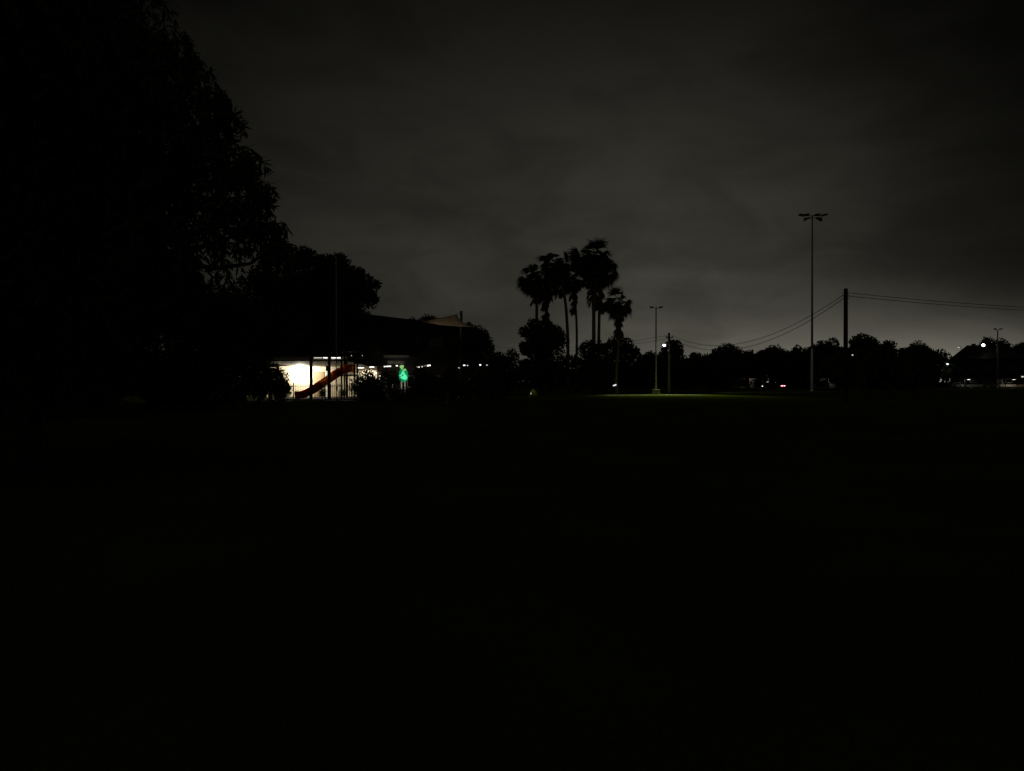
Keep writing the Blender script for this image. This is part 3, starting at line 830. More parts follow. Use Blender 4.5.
# awning beyond the shrubs
aw = thing('awning', (gx(396, 78), 78, 3.8), 'pale two tier awning above the green glowing sign', 'awning')
MB().box(gx(384, 78), gx(409, 78), 77.9, 77.95, gz(357.6, 78), gz(355.2, 78)).build('upper_panel', M['poly'], aw)
MB().box(gx(388, 79), gx(405, 79), 78.6, 78.65, gz(364.2, 79), gz(361, 79)).build('lower_panel', M['poly'], aw)
MB().box(gx(384, 78), gx(409, 78), 77.96, 81.9, gz(355.2, 78), gz(354.6, 78)).build('roof_sheet', M['roof_dark'], aw)
for px in (389, 404):
    MB().box(gx(px, 79) - 0.03, gx(px, 79) + 0.03, 78.66, 78.72, gz(364, 79), gz(355.3, 78)).build('bracket', M['dark_steel'], aw)

# lights on the right part of the facade
def tube_light(pa, pb, dd, lab, m='tube', r=0.05):
    a, b_ = at(*pa, dd), at(*pb, dd)
    t = thing('strip_light', (a + b_) / 2, lab, 'strip light')
    u = Vector((0, 0, 0.09))
    MB().tube([a + u, b_ + u], 0.06, 6).build('housing', M['white_paint'], t)
    MB().tube([a, b_], r, 8).build('tube', M[m], t)
tube_light((417, 367.3), (430.5, 365.2), 78, 'white strip light tilted slightly upward, right of the green glowing sign', r=0.07)
tube_light((384, 366.6), (391, 366.2), 80, 'short strip light under the pale awning', 'tube', 0.05)
for px, py, dd, m, w, lab in [(464.3, 366, 76, 'lamp_small', 0.2, 'small white lamp under the tall dark tree, leftmost of two close together'),
                              (467.6, 366.2, 76, 'lamp_faint', 0.14, 'fainter small lamp right beside a brighter one under the tall dark tree'),
                              (480.3, 365.6, 76, 'lamp_small', 0.18, 'small bright lamp at the right end of the building'),
                              (487, 365.8, 77, 'lamp_faint', 0.16, 'faint lamp just past the right end of the building'),
                              (459, 368.6, 77, 'lamp_faint', 0.16, 'faint lamp low beneath the shade sail post'),
                              (397, 366.4, 80, 'tube', 0.2, 'small lamp directly left of the green glowing sign'),
                              (372, 367.8, 80, 'tube', 0.5, 'wide lamp behind the leafy shrub beside the play tower'),
                              (361, 368.5, 80, 'tube', 0.7, 'wide lamp just right of the play tower roof')]:
    p = at(px, py, dd)
    wall_lamp(p.x, p.y, p.z, lab, m, w, 'small lamps on the building')
for px, lab in ((351.5, 'left'), (357.2, 'middle'), (362.3, 'right')):
    p = at(px, 355.6, 71)
    t = thing('festoon_bulb', p, '%s one of three tiny bulbs hanging above the play tower' % {'left': 'leftmost', 'middle': 'middle', 'right': 'rightmost'}[lab], 'bulb', 'tiny bulbs above the play tower')
    MB().ball(p, 0.04, 8, 6).build('bulb', M['lamp_faint'], t)
    MB().tube([p + Vector((0, 0, 0.04)), p + Vector((0, 0, 0.12))], 0.02, 6).build('socket', M['dark_steel'], t)
mb = MB().tube([at(347, 353, 71.5), at(351.5, 354.3, 71), at(357.2, 354.6, 71), at(362.3, 354.3, 71), at(378, 352, 73), at(386, 355, 77.9)], 0.008, 5)
tag(mb.build('festoon_cable', M['wire']), 'thin dark cable carrying three tiny bulbs above the play tower', 'cable')

# green glowing sign on two pale legs
d = 69.0
gs = Vector((gx(403, d), d, 0))
sg = thing('glowing_sign', gs, 'green glowing rounded panel on two pale legs seen through the shrubs', 'sign')
def oval(cx, cz, rx, rz, y0, y1, n=24):
    return MB().prism([(cx + rx * math.cos(2 * PI * k / n), cz + rz * math.sin(2 * PI * k / n)) for k in range(n)], y0, y1)
def polyp(pts, y0, y1):
    return MB().prism([(gx(px, d), gz(py, d)) for px, py in pts], y0, y1)
polyp([(400.6, 369.2), (403, 368.2), (406, 369.2), (407.6, 372), (408.1, 376.5), (407.4, 380), (405, 382.2), (401.5, 381.8), (399.2, 379.2), (398.8, 375), (399.3, 371.5)], d - 0.05, d + 0.05).build('panel', M['green_lit'], sg)
polyp([(402.2, 371.6), (403.6, 371.2), (404.6, 373.2), (406.8, 376.2), (407.3, 378.2), (405.4, 380), (402.6, 379), (399.9, 378), (399.6, 375.6), (401.4, 374)], d - 0.09, d - 0.06).build('bright_panel', M['teal_lit'], sg)
oval(gs.x - 0.02, gz(375.3, d), 0.07, 0.07, d - 0.12, d - 0.095).build('centre_knob', M['dark_steel'], sg)
polyp([(399.6, 366), (401.6, 364.8), (404, 365.6), (403.4, 367.6), (402, 369.2), (400.2, 368)], d - 0.05, d + 0.05).build('upper_panel', M['lime_lit'], sg)
polyp([(402.6, 369.8), (405.4, 368.6), (406.6, 369.6), (405, 371), (403, 371.2)], d - 0.1, d - 0.055).build('upper_panel', M['lime_lit'], sg)
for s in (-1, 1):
    MB().tube([(gs.x + 0.02 + s * 0.16, d, 0), (gs.x + 0.02 + s * 0.16, d, gz(381.5, d))], 0.06, 8).build('leg', M['leg_added_glow'], sg)

# shade sail and its post
d = 75.5
A = at(418, 322, d - 1); B = at(457, 314.3, d + 1.5); C_ = at(476, 327.6, d - 1)
ss = thing('shade_sail', at(448, 322, d), 'brown triangular shade sail glowing faintly above the dark roof', 'shade sail')
mb = MB(); n = 14
vs = []; idx = {}
for i in range(n + 1):
    for j in range(n + 1 - i):
        u, v = i / n, j / n; w = 1 - u - v
        p = A * w + B * u + C_ * v
        pull = 4 * (u * v)        # concave right edge
        p = p - (Vector((B.x + C_.x, B.y + C_.y, B.z + C_.z)) / 2 - A).normalized() * pull * 0.42 + Vector((0, 0, -0.1 * pull))
        p.z += -0.9 * w * v * 0.25 - 0.15 * 4 * w * u * 0.3
        p.y += 0.8 * u * v * w * 9
        idx[i, j] = len(vs); vs.append(p)
fs = []
for i in range(n):
    for j in range(n - i):
        fs.append((idx[i, j], idx[i + 1, j], idx[i, j + 1]))
        if j < n - i - 1:
            fs.append((idx[i + 1, j], idx[i + 1, j + 1], idx[i, j + 1]))
mb.add(vs, fs)
so = mb.build('cloth', M['sail'], ss, smooth=True)
sm = so.modifiers.new('thick', 'SOLIDIFY'); sm.thickness = 0.012
for p, q in ((A, A + Vector((-0.4, 0, -0.1))), (B, at(461, 313, d + 1.5)), (C_, C_ + Vector((0.35, 0, -0.1)))):
    MB().tube([p, q], 0.02, 5).build('corner_strap', M['dark_steel'], ss)
px_ = gx(461.2, d + 1.6)
sp = thing('sail_post', (px_, d + 1.6, 0), 'short stout post rising past the top corner of the shade sail', 'post')
MB().tube([(px_, d + 1.6, 0), (px_, d + 1.6, gz(311.8, d + 1.6))], 0.15, 10).build('post', M['roof_dark'], sp)
MB().tube([(px_, d + 1.6, gz(311.8, d + 1.6)), (px_, d + 1.6, gz(311.1, d + 1.6))], [0.17, 0.13], 10).build('cap', M['dark_steel'], sp)

# ------------------------------------------------------------------ playground
# tube slide with alternating colours
d = 68.0
sl = thing('slide', (gx(300, d), d, 0), 'open plastic chute slide with alternating red and yellow sections, in front of the lit wall', 'slide')
cp = [(296, 394.3), (303, 393.6), (309.5, 390.8), (315.5, 387.2), (322, 382.8), (328.5, 378.3), (335, 373.8), (341, 369.6), (347, 367.6), (353, 367.2)]
cols = ['slide_red', 'slide_red', 'slide_red', 'slide_yellow', 'slide_yellow', 'slide_red', 'slide_red', 'slide_yellow', 'slide_yellow']
cols = ['slide_red', 'slide_red', 'slide_red', 'slide_red', 'slide_yellow', 'slide_yellow', 'slide_red', 'slide_yellow', 'slide_yellow']
for i in range(len(cp) - 1):
    a, b_ = at(*cp[i], d), at(*cp[i + 1], d)
    r_ = 0.43
    u = (b_ - a).normalized()
    w_ = Vector((-u.z, 0, u.x))
    mb = MB(); vs = []
    NA = 15
    for q, rr_ in ((a, r_ + 0.025), (a + u * 0.05, r_), (b_ - u * 0.05, r_), (b_, r_ + 0.025)):
        for k in range(NA):
            an = R(35 - 250 * k / (NA - 1))
            vs.append(q + Vector((0, 1, 0)) * math.cos(an) * rr_ + w_ * math.sin(an) * rr_)
    mb.add(vs, [(j * NA + k, j * NA + k + 1, (j + 1) * NA + k + 1, (j + 1) * NA + k) for j in range(3) for k in range(NA - 1)])
    so_ = mb.build('slide_section', M[cols[i]], sl, smooth=True)
    sd = so_.modifiers.new('thickness', 'SOLIDIFY'); sd.thickness = 0.015
for i, f in ((0, 296), (4, 325)):
    x = gx(f, d); zt = gz(391, d) if i == 0 else gz(384, d)
    MB().tube([(x, d, 0), (x, d, zt)], 0.04, 8).build('support_leg', M['dark_steel'], sl)
# play tower
x0, x1 = gx(343, d), gx(356, d)
tw = thing('play_tower', ((x0 + x1) / 2, d, 0), 'play tower with dark posts and a deck at the top of the slide', 'play tower')
for x in (x0, x1):
    for y in (d - 0.6, d + 0.6):
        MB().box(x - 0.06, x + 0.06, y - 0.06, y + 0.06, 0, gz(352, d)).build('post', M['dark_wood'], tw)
MB().box(x0 - 0.1, x1 + 0.1, d - 0.7, d + 0.7, gz(376, d), gz(374.6, d)).build('deck', M['play_blue'], tw)
mb = MB()
for k in range(8):
    y = d - 0.6
    x = x0 + 0.1 + (x1 - x0 - 0.2) * k / 7
    mb.tube([(x, y, gz(374.6, d)), (x, y, gz(366, d))], 0.018, 6)
mb.box(x0 + 0.07, x1 - 0.07, d - 0.63, d - 0.57, gz(366, d), gz(365.2, d))
mb.build('railing', M['slide_red'], tw)
mb = MB(); zc = gz(352, d)
mb.add([(x0 - 0.2, d - 0.8, zc), (x1 + 0.2, d - 0.8, zc), (x1 + 0.2, d + 0.8, zc), (x0 - 0.2, d + 0.8, zc), ((x0 + x1) / 2, d, zc + 0.75)],
       [(0, 1, 2, 3), (0, 1, 4), (1, 2, 4), (2, 3, 4), (3, 0, 4)])
mb.build('roof', M['roof_dark'], tw)
mb = MB()
for s in (-0.18, 0.18):
    mb.tube([((x0 + 0.9) + s, d - 0.7, 0), ((x0 + 0.9) + s, d - 0.65, gz(376, d))], 0.02, 6)
for k in range(6):
    mb.tube([(x0 + 0.72, d - 0.7, 0.25 + k * 0.3), (x0 + 1.08, d - 0.7, 0.25 + k * 0.3)], 0.018, 6)
mb.build('ladder', M['dark_steel'], tw)
# ring panel
hr = Vector((gx(338.8, 70), 70, gz(388, 70)))
rp_ = thing('ring_panel', (hr.x, 70, 0), 'pale upright hoop on a stand behind the fence, left of the play tower', 'play hoop')
pts = [(hr.x + 0.17 * math.cos(2 * PI * k / 20), 70, hr.z + 0.34 * math.sin(2 * PI * k / 20)) for k in range(21)]
MB().tube(pts, 0.035, 6, caps=False).build('hoop', M['white_paint'], rp_)
MB().tube([(hr.x, 70, 0), (hr.x, 70, hr.z - 0.34)], 0.03, 6).build('stand', M['white_paint'], rp_)
# fence
d = 66.0
fa, fb = gx(270, d), gx(352, d)
fn = thing('picket_fence', ((fa + fb) / 2, d, 0), 'dark metal picket fence with spear tips in front of the slide', 'fence')
mb = MB()
k = 0; x = fa
while x < fb:
    if abs(x - gx(293.5, d)) > 0.08:
        h = 1.36 + (0.06 if k % 2 else 0)
        mb.tube([(x, d, 0.08), (x, d, h), (x, d, h + 0.1)], [0.02, 0.02, 0.002], 5, caps=False)
    x += 0.15; k += 1
mb.build('pickets', M['dark_steel'], fn)
for z in (0.18, 1.22):
    MB().box(fa, fb, d - 0.02, d + 0.02, z, z + 0.045).build('rail', M['dark_steel'], fn)
for px in (271, 293.6, 322, 352):
    x = gx(px, d)
    MB().box(x - 0.04, x + 0.04, d - 0.045, d + 0.045, 0, 1.55).build('post', M['dark_steel'], fn)
kb = MB().box(fa, gx(311, 65.5), 65.35, 65.6, 0, 0.12)
tag(kb.build('concrete_kerb', M['concrete']), 'pale concrete edging along the foot of the picket fence, left of the thick post', 'kerb')
kb = MB().box(gx(312, 65.5), fb, 65.35, 65.6, 0, 0.1)
tag(kb.build('concrete_kerb', M['concrete']), 'dimmer concrete edging along the fence foot, right of the thick post', 'kerb')
for px, dd, lab in ((322, 76.5, 'small green plant in the mulch behind the slide, beside the tan door'), (343, 77, 'small green plant near the foot of the play tower')):
    tree_from('plant', lab, (gx(px, dd), dd, 0), auto_blobs(px, 388.5, 9, 397.5, dd, 5), 0.16, 0.07, 'leaf_lime', tr=0.03, cover=3, cat='plant', crown_name='foliage')

# ------------------------------------------------------------------ palm area ground light, lit garden plant
d = 93.0
p = at(614.6, 385.2, d)
gl = thing('ground_floodlight', (p.x, d, 0), 'small white floodlight on a short stake left of the shorter palm', 'floodlight')
MB().tube([(p.x, d, 0), (p.x, d, p.z - 0.1)], 0.03, 8).build('stake', M['dark_steel'], gl)
def rot_box(c, w, h, y0, y1, ang):
    ca, sa = math.cos(ang), math.sin(ang)
    return MB().prism([(c.x + x * ca - z * sa, c.z + x * sa + z * ca) for x, z in ((-w, -h), (w, -h), (w, h), (-w, h))], y0, y1)
rot_box(p, 0.25, 0.12, d - 0.06, d + 0.1, 0.35).build('housing', M['dark_steel'], gl)
rot_box(p, 0.21, 0.085, d - 0.09, d - 0.062, 0.35).build('lens', emit('ground_flood_glow', (0.92, 0.97, 1.0), 0.9), gl)
tree_from('plant', 'yellow green garden plant faintly lit below the large round tree', (gx(534, 82), 82, 0), auto_blobs(534, 389.5, 8, 396, 82, 5), 0.2, 0.09, 'leaf_lime', tr=0.03, cover=3, cat='plant', crown_name='foliage')
q = at(531, 394, 81.2)
gd = thing('garden_light', (q.x, q.y, 0), 'tiny garden light beside the yellow green plant', 'garden light')
MB().tube([(q.x, q.y, 0), (q.x, q.y, 0.3)], 0.02, 6).build('stake', M['dark_steel'], gd)
MB().tube([(q.x, q.y, 0.3), (q.x, q.y, 0.36), (q.x, q.y, 0.4)], [0.04, 0.04, 0.06], 8).build('head', M['lamp_faint'], gd)

# ------------------------------------------------------------------ far houses, clubhouse
def gable(name, lab, cat, xa, xb, y, dep, eave, ridge, wall, roofm='tile_roof', wins=(), dr=None, along='x', lit=(), chimney=None, ridge_off=0.0):
    t = thing(name, ((xa + xb) / 2, y, 0), lab, cat)
    MB().box(xa, xb, y, y + dep, 0, eave).build('wall', M[wall], t)
    if along == 'x':
        yc = y + dep / 2; e = 0.5; k = (ridge - eave) / (dep / 2)
        mb = MB()
        mb.add([(xa - e, y - e, eave - e * k + 0.02), (xb + e, y - e, eave - e * k + 0.02), (xb + e, yc, ridge), (xa - e, yc, ridge),
                (xa - e, y + dep + e, eave - e * k + 0.02), (xb + e, y + dep + e, eave - e * k + 0.02)],
               [(0, 1, 2, 3), (3, 2, 5, 4), (0, 3, 4), (1, 5, 2), (0, 4, 5, 1)])
    else:
        xc = (xa + xb) / 2 + ridge_off
        mb = MB(); mb.prism([(xa - 0.5, eave - 0.1), (xb + 0.5, eave - 0.1), (xb + 0.5, eave + 0.12), (xc, ridge), (xa - 0.5, eave + 0.12)], y - 0.5, y + dep + 0.5)
    rf = mb.build('roof', M[roofm], t)
    if chimney:
        child_of(rf, MB().box(chimney[0] - 0.4, chimney[0] + 0.4, y + dep / 2 - 0.4, y + dep / 2 + 0.4, ridge - 1.2, ridge + chimney[1]), 'chimney', M['brick'], t)
    for i, (x, z, w, h) in enumerate(wins):
        window(t, x, z, w, h, y, m='window_lit' if i in lit else 'glass')
    if dr: door(t, dr, y)
    return t
d = 210.0
gable('house', 'low pale house showing dimly through the trees behind the car with lit lamps', 'house', gx(738, d), gx(764, d), d, 9, 2.9, 5.2, 'pale_wall',
      wins=[(gx(743, d), 1.0, 1.3, 1.2), (gx(757, d), 1.0, 1.5, 1.2)], dr=gx(750, d))
gable('house', 'pale house glimpsed low between the floodlight mast and the thick power pole', 'house', gx(812, d), gx(838, d), d, 9, 2.8, 5.0, 'pale_wall',
      wins=[(gx(818, d), 1.0, 1.3, 1.2), (gx(832, d), 1.0, 1.3, 1.2)], dr=gx(825, d))
# clubhouse: hipped roof, turned to face the field
q = at(985, 382, 222); cq = Vector((q.x, 222, 0))
cl = thing('clubhouse', cq, 'big dark clubhouse with a hipped roof sloping up to the bright flood lamp', 'building')
wl_, wr_, dep, ev, rg = 8.75, 10.0, 10.4, 8.6, 12.85
X_, Y_ = cq.x, cq.y
MB().box(X_ - wl_, X_ + wr_, Y_, Y_ + dep, 0, ev).build('wall', M['cladding'], cl)
mb = MB(); e = 0.35
mb.add([(X_ - wl_ - e, Y_ - e, ev - 0.02), (X_ + wr_ + e, Y_ - e, ev - 0.02), (X_ + wr_ + e, Y_ + dep + e, ev - 0.02), (X_ - wl_ - e, Y_ + dep + e, ev - 0.02),
        (X_ - 4.6, Y_ + dep / 2, rg), (X_ + wr_ - 4.2, Y_ + dep / 2, rg)], [(0, 1, 2, 3), (0, 1, 5, 4), (1, 2, 5), (2, 3, 4, 5), (3, 0, 4)])
rf = mb.build('roof', M['roof_dark'], cl)
child_of(rf, MB().box(X_ - 3.4, X_ - 2.3, Y_ + dep / 2 - 0.5, Y_ + dep / 2 + 0.5, rg - 0.5, rg + 0.45), 'chimney', M['brick'], cl)
for k in range(5):
    window(cl, X_ - 6.5 + 3.4 * k, 1.1, 1.7, 1.3, Y_, fr='dark_steel')
    window(cl, X_ - 6.5 + 3.4 * k, 5.0, 1.7, 1.3, Y_, fr='dark_steel')
door(cl, X_ - 4.8, Y_, m='cladding')
cl.rotation_euler.z = R(-31.1)
# carport rail above the cars
d = 198.0
cpk = thing('carport', (gx(990, d), d, 0), 'low open carport roof edge over the row of parked cars', 'carport')
MB().box(gx(964, d), gx(1060, d), d, d + 5.5, 2.35, 2.5).build('roof', M['roof_dark'], cpk)
MB().box(gx(964, d), gx(1060, d), d - 0.12, d - 0.005, 2.38, 2.5).build('fascia', M['dark_steel'], cpk)
for px in (965, 984, 1006, 1030, 1058):
    x = gx(px, d); MB().box(x - 0.08, x + 0.08, d + 0.1, d + 0.26, 0, 2.34).build('post', M['dark_steel'], cpk)
for px, e_, lab in ((968, 'lamp_faint', 'left added lamp under the carport roof, above the silver car'), (1013, 'lamp_faint', 'right added lamp under the carport roof, above the bright white car')):
    t = thing('added_carport_lamp', (gx(px, d), d - 0.3, 2.2), lab, 'lamp', 'added lamps under the carport')  # added lamp, put here to light the parked cars
    MB().box(gx(px, d) - 0.5, gx(px, d) + 0.5, d - 0.4, d - 0.15, 2.26, 2.33).build('housing', M['dark_steel'], t)
    MB().box(gx(px, d) - 0.45, gx(px, d) + 0.45, d - 0.37, d - 0.18, 2.21, 2.258).build('lens', M[e_], t)
_pp = Vector((gx(748, 210), 209.9, 2.1))
wall_lamp(_pp.x, _pp.y, _pp.z, 'faint added lamp on the low pale house behind the far trees', 'lamp_faint', 0.3, 'added lamps on the far houses')  # lamp added to brighten the pale house wall
_p2 = Vector((gx(828.5, 210), 209.9, 2.1))
wall_lamp(_p2.x, _p2.y, _p2.z, 'faint added lamp on the pale house between the mast and the thick pole', 'lamp_faint', 0.25, 'added lamps on the far houses')  # lamp added to brighten the second pale house
# cars
def make_car(lab, paint, group):
    c = bpy.data.objects.new('parked_car', None); COL.objects.link(c); tag(c, lab, 'car', group)
    low = [(-2.2, 0.32), (-2.25, 0.6), (-2.15, 0.82), (-1.05, 0.93), (0.1, 0.95), (1.5, 0.95), (2.15, 0.9), (2.22, 0.55), (2.15, 0.3)]
    MB().prism(low, -0.88, 0.88).build('body', M[paint], c, bevel=0.06)
    mb = MB()
    w0, w1 = 0.84, 0.66
    lo = [(-1.1, 0.93), (1.75, 0.93)]; hi = [(-0.35, 1.42), (1.15, 1.42)]
    vs = [(lo[0][0], -w0, .94), (lo[1][0], -w0, .94), (lo[1][0], w0, .94), (lo[0][0], w0, .94), (hi[0][0], -w1, 1.4), (hi[1][0], -w1, 1.4), (hi[1][0], w1, 1.4), (hi[0][0], w1, 1.4)]
    mb.add(vs, [(0, 3, 2, 1), (4, 5, 6, 7), (0, 1, 5, 4), (1, 2, 6, 5), (2, 3, 7, 6), (3, 0, 4, 7)])
    mb.build('windows', M['glass'], c)
    mb = MB(); mb.prism([(-0.42, 1.4), (-0.3, 1.46), (1.05, 1.47), (1.22, 1.4)], -0.68, 0.68); mb.build('roof', M[paint], c, bevel=0.02)
    for x in (-1.4, 1.35):
        for y in (-0.86, 0.86):
            s = 1 if y > 0 else -1
            wh = MB().tube([(x, y - 0.1 * s, 0.32), (x, y + 0.06 * s, 0.32)], 0.32, 16).build('wheel', M['rubber'], c)
            MB().tube([(x, y + 0.06 * s, 0.32), (x, y + 0.075 * s, 0.32)], [0.2, 0.17], 12).build('rim', M['steel'], wh)
    for y in (-0.62, 0.62):
        MB().box(-2.27, -2.0, y - 0.28, y + 0.28, 0.6, 0.76).build('headlight', M['lens'], c)
        MB().box(1.9, 2.25, y - 0.28, y + 0.28, 0.68, 0.86).build('tail_light', M['red_lens'], c)
    for s in (-1, 1):
        MB().box(-0.85, -0.68, s * 0.93 - 0.08, s * 0.93 + 0.08, 0.93, 1.05).build('mirror', M[paint], c)
    return c
car = make_car('white parked car leftmost in the row below the clubhouse', 'car_white', 'cars parked below the clubhouse')
car.location = (gx(957.5, 201), 201, 0); car.rotation_euler.z = R(75)
def paint(c, m):
    for ch in c.children:
        if ch.name.split('.')[0] in ('body', 'roof', 'mirror'):
            ch.data = ch.data.copy(); ch.data.materials[0] = M[m]
for px, m, rz, lab in [(973.5, 'car_silver', 3, 'silver parked car second from the left below the clubhouse'),
                       (990.5, 'car_dark', 180, 'dark parked car between the silver and the bright white one'),
                       (1006.5, 'car_white', -2, 'white parked car under the two headed mast, brightest in the row'),
                       (1024, 'car_sand', 182, 'sand coloured parked car cut by the right edge of the frame')]:
    c = copy_tree(car); c['label'] = lab; paint(c, m)
    c.location = (gx(px, 201), 201, 0); c.rotation_euler.z = R(rz)
c = copy_tree(car); c['label'] = 'dark car with one white and one red lamp lit, below the far trees'; del c['group']; c.name = 'driving_car'
paint(c, 'car_dark')
c.location = (gx(773.5, 163), 163, 0); c.rotation_euler.z = R(-38)
for ch in c.children:
    n_ = ch.name.split('.')[0]
    if n_ == 'headlight':
        ch.data = ch.data.copy(); ch.data.materials[0] = M['head_lit']
    if n_ == 'tail_light':
        ch.data = ch.data.copy(); ch.data.materials[0] = M['tail_lit']

# far lamps
def far_lamp(px, py, d, lab, m, r, head='street_lamp', arm=0.8):
    p = at(px, py, d)
    t = thing(head, (p.x + arm, d, 0), lab, 'street lamp')
    MB().tube([(p.x + arm, d, 0), (p.x + arm, d, p.z + 0.2), (p.x + arm * 0.7, d, p.z + 0.45), (p.x, d, p.z + 0.35)], [0.09, 0.06, 0.05, 0.04], 8).build('pole', M['dark_steel'], t)
    hd = MB().tube([(p.x, d, p.z + 0.4), (p.x, d, p.z + 0.1)], [0.12, r * 1.1], 10).build('lamp_head', M['dark_steel'], t)
    child_of(hd, MB().ball(p, r, 10, 8), 'bulb', M[m], t)
    return p
far_lamp(947.4, 364, 156, 'small white street lamp in the gap left of the clubhouse', 'lamp_small', 0.2)
far_lamp(958.5, 347.2, 240, 'faint high street lamp in the sky above the clubhouse roof slope', 'lamp_faint', 0.26)
far_lamp(852.5, 355, 150, 'faint street lamp among the crowns just right of the thick power pole', 'lamp_faint', 0.16)
far_lamp(1022.5, 376.5, 190, 'faint lamp low at the right edge of the frame above the cars', 'lamp_faint', 0.28)
# bright flood lamp on a mast in front of the clubhouse
d = 223.6
p = at(983, 345.2, d)
t = thing('flood_lamp', (p.x, d, 11.0), 'very bright flood lamp blazing above the clubhouse roof, right of the frame', 'lamp')
MB().tube([(p.x, d + 0.1, p.z - 0.2), (p.x, d + 0.7, p.z - 0.9)], [0.07, 0.07], 8).build('bracket', M['dark_steel'], t)
hd = MB().box(p.x - 0.5, p.x + 0.5, d - 0.06, d + 0.2, p.z - 0.43, p.z + 0.43).build('lamp_head', M['dark_steel'], t)
child_of(hd, oval(p.x, p.z, 0.46, 0.4, d - 0.12, d - 0.065), 'lens', M['lamp_flood'], t)

# grass tufts close to the camera (uncountable)
N = 60000
rr = 2.2 + 26 * rng.uniform(0, 1, N) ** 0.8
aa = rng.uniform(R(48), R(132), N)
P = np.stack([rr * np.cos(aa), rr * np.sin(aa), np.zeros(N)], 1)
D = np.stack([rng.normal(0, .35, N), rng.normal(0, .35, N), np.ones(N)], 1)
V, I, k = leaves(P, D, 0.055, 0.008)
tag(mesh_np('grass', V, k, I, M['grass_blade']), 'short dark grass of the field in the foreground', 'grass', kind='stuff')

# ------------------------------------------------------------------ lights
def light(kind, name, loc, power, color=(1, 1, 1), size=0.2, **k):
    l = bpy.data.lights.new(name, kind); l.energy = power; l.color = color
    if kind in ('POINT', 'SPOT'): l.shadow_soft_size = size
    for a, v in k.items(): setattr(l, a, v)
    o = bpy.data.objects.new(name, l); o.location = loc; COL.objects.link(o)
    return o
light('POINT', 'verandah_lamp_light', (fx, 80.6, 2.95), 850, (1.0, 0.93, 0.78), 0.2)
light('SPOT', 'added_shrub_wall_light', at(366, 369, 80.4), 330, (1.0, 0.93, 0.8), 0.15, spot_size=R(112), spot_blend=0.2).rotation_euler = (R(34), 0, 0)  # added spot, brightens the cream wall behind the leafy shrub
tl = light('SPOT', 'added_sail_light', at(430, 364.2, 74.5), 420, (1.0, 0.92, 0.82), 0.2, spot_size=R(62), spot_blend=0.8)  # added spot by the strip light, aimed to brighten the sail
tl.rotation_euler = (at(450, 322, 75.5) - at(430, 364.2, 74.5)).to_track_quat('-Z', 'Y').to_euler()
light('POINT', 'added_awning_light', at(396, 362, 80.6), 14, (1.0, 0.93, 0.8), 0.1)  # added hidden light, brightens the awning panels from behind
sp_ = light('SPOT', 'street_lamp_light', (LPX, PL.y - 1.75, LPZ - 0.3), 2500, (0.97, 1.0, 0.75), 0.15, spot_size=R(100), spot_blend=0.4)
sp_.rotation_euler = (R(-36), 0, 0)
o = light('SPOT', 'added_mast_flood_light', (PL.x + 0.5, PL.y + 0.3, LPZ - 1.35), 3200, (0.95, 1.0, 0.9), 0.1, spot_size=R(24), spot_blend=0.12)  # added spot, brightens the lower part of the tall mast
o.rotation_euler = (Vector((gx(812, 132), 132, 0)) - Vector((LPX, PL.y - 1.75, 0))).normalized().to_track_quat('-Z', 'Y').to_euler()
_dv = (Vector((gx(812, 132), 132, 0)) - Vector((LPX, PL.y - 1.75, 0))).normalized(); _dv.z = -math.tan(R(8.6))
o.rotation_euler = _dv.to_track_quat('-Z', 'Y').to_euler()
light('SPOT', 'clubhouse_flood_light', (at(983, 345.2, 222.8)), 2500, (1.0, 0.98, 0.84), 0.3, spot_size=R(40), spot_blend=0.6).rotation_euler = (R(80), 0, R(155))
o = light('SPOT', 'ground_flood_light', at(614, 385, 92.6), 80, (0.95, 1.0, 0.75), 0.1, spot_size=R(150), spot_blend=0.6); o.rotation_euler = (R(-50), R(20), 0)
light('POINT', 'lane_lamp_light', at(941, 369, 158), 60, (0.95, 1.0, 0.85), 0.2)
light('POINT', 'added_house_light', (_pp.x, _pp.y - 1.2, _pp.z), 13, (1.0, 0.95, 0.85), 0.1)  # added to brighten the low pale house
light('POINT', 'second_added_house_light', (_p2.x, _p2.y - 1.2, _p2.z), 7, (1.0, 0.95, 0.85), 0.1)  # added to brighten the house right of the mast
light('POINT', 'added_carport_left_light', (gx(968, 198), 197.5, 2.1), 45, (1.0, 0.97, 0.88), 0.2)  # added to light the cars at the left of the row
light('POINT', 'added_carport_right_light', (gx(1013, 198), 197.5, 2.1), 70, (1.0, 0.84, 0.6), 0.2)  # added to light the cars at the right of the row
light('POINT', 'garden_lamp_light', at(531, 391.5, 80.8), 3, (1.0, 0.95, 0.7), 0.1)

# ------------------------------------------------------------------ world: clouded night sky lit from below by the town
w = bpy.data.worlds.new('World'); scn.world = w; w.use_nodes = True
nt = w.node_tree; nt.nodes.clear(); L = nt.links.new
def node(t, **k):
    n = nt.nodes.new(t)
    for a, v in k.items(): setattr(n, a, v)
    return n
def math_(op, a, b=None, c=None):
    n = node('ShaderNodeMath', operation=op)
    for i, v in enumerate((a, b, c)):
        if v is None: continue
        if isinstance(v, (int, float)): n.inputs[i].default_value = v
        else: L(v, n.inputs[i])
    return n.outputs[0]
out = node('ShaderNodeOutputWorld')
tc = node('ShaderNodeTexCoord')
sx = node('ShaderNodeSeparateXYZ'); L(tc.outputs['Generated'], sx.inputs[0])
z = math_('MAXIMUM', sx.outputs['Z'], 0.0)
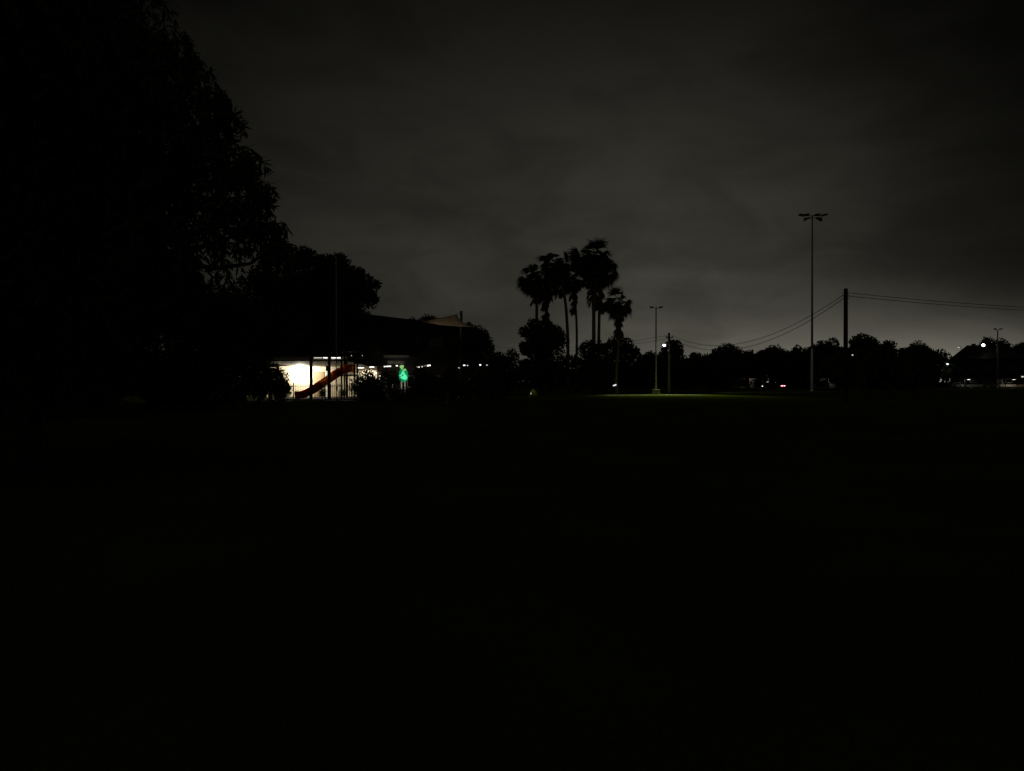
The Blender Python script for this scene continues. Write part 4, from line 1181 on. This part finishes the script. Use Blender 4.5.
# three soft glows of town light in the cloud: strong low one to the right, wide ones higher up
def lobe(amp, k, azm, el, p):
    dp = node('ShaderNodeVectorMath', operation='DOT_PRODUCT'); L(tc.outputs['Generated'], dp.inputs[0])
    dp.inputs[1].default_value = (math.sin(azm) * math.cos(el), math.cos(azm) * math.cos(el), math.sin(el))
    return math_('MULTIPLY', math_('EXPONENT', math_('MULTIPLY', z, -k)), math_('MULTIPLY', math_('POWER', math_('MAXIMUM', dp.outputs['Value'], 0.0), p), amp))
back = math_('MULTIPLY', math_('MAXIMUM', math_('MULTIPLY', sx.outputs['Y'], -1.0), 0.0), 0.022)
lum = math_('ADD', math_('ADD', lobe(0.41, 34, 0.46, 0.0, 16.7), lobe(0.029, 0.06, 0.254, 0.083, 29)),
            math_('ADD', lobe(0.0248, 0.054, -0.097, 0.0, 14.5), math_('ADD', back, 0.0006)))
def cloud(rot, scl, sc, detail, rough, dist):
    mp = node('ShaderNodeMapping'); mp.inputs['Scale'].default_value = scl; mp.inputs['Rotation'].default_value = (0, R(rot), 0)
    L(tc.outputs['Generated'], mp.inputs['Vector'])
    nz = node('ShaderNodeTexNoise'); nz.inputs['Scale'].default_value = sc; nz.inputs['Detail'].default_value = detail
    nz.inputs['Roughness'].default_value = rough; nz.inputs['Distortion'].default_value = dist
    L(mp.outputs[0], nz.inputs['Vector'])
    return nz.outputs['Fac']
c1 = cloud(24, (1.0, 1.0, 3.6), 2.6, 5, 0.5, 0.5)
c2 = cloud(10, (1.0, 1.0, 2.0), 7.5, 6, 0.55, 0.8)
cm = math_('MULTIPLY_ADD', c2, 0.38, math_('MULTIPLY', c1, 0.62))
mr = node('ShaderNodeMapRange'); mr.inputs['From Min'].default_value = 0.36; mr.inputs['From Max'].default_value = 0.64; mr.inputs['To Min'].default_value = 0.77; mr.inputs['To Max'].default_value = 1.26
mr.interpolation_type = 'SMOOTHSTEP'
L(cm, mr.inputs['Value'])
hi = node('ShaderNodeMapRange', interpolation_type='SMOOTHSTEP'); hi.inputs['From Min'].default_value = 0.58; hi.inputs['From Max'].default_value = 0.95
hi.inputs['To Min'].default_value = 0.0; hi.inputs['To Max'].default_value = 0.011; L(z, hi.inputs['Value'])
lum = math_('ADD', lum, hi.outputs[0])
lum = math_('MULTIPLY', lum, mr.outputs[0])
colr = node('ShaderNodeVectorMath', operation='SCALE'); colr.inputs[0].default_value = (1.0, 0.955, 0.77); L(lum, colr.inputs['Scale'])
bg = node('ShaderNodeBackground'); L(colr.outputs[0], bg.inputs['Color']); bg.inputs['Strength'].default_value = 1.0
sky = node('ShaderNodeTexSky', sky_type='NISHITA'); sky.sun_disc = False
sky.sun_elevation = R(-6); sky.sun_rotation = R(20)
bg2 = node('ShaderNodeBackground'); L(sky.outputs[0], bg2.inputs['Color']); bg2.inputs['Strength'].default_value = 0.002
ad = node('ShaderNodeAddShader'); L(bg.outputs[0], ad.inputs[0]); L(bg2.outputs[0], ad.inputs[1]); L(ad.outputs[0], out.inputs['Surface'])

# ------------------------------------------------------------------ camera and render settings
cam = bpy.data.cameras.new('camera'); co = bpy.data.objects.new('camera', cam); COL.objects.link(co)
co.location = (0, 0, CAMH); co.rotation_euler = (R(90) - math.atan((385.5 - HOR) / F), 0, 0)
cam.sensor_width = 36; cam.lens = F / 1024 * 36; cam.clip_end = 5000; cam.clip_start = 0.05
scn.camera = co
for o in COL.objects:
    if '_w' in o: del o['_w']
scn.render.engine = 'CYCLES'
scn.cycles.use_denoising = True
scn.cycles.max_bounces = 6
scn.cycles.sample_clamp_indirect = 4
vs_ = scn.view_settings
vs_.view_transform = 'Standard'; vs_.look = 'None'; vs_.exposure = 0; vs_.gamma = 1; vs_.use_curve_mapping = False
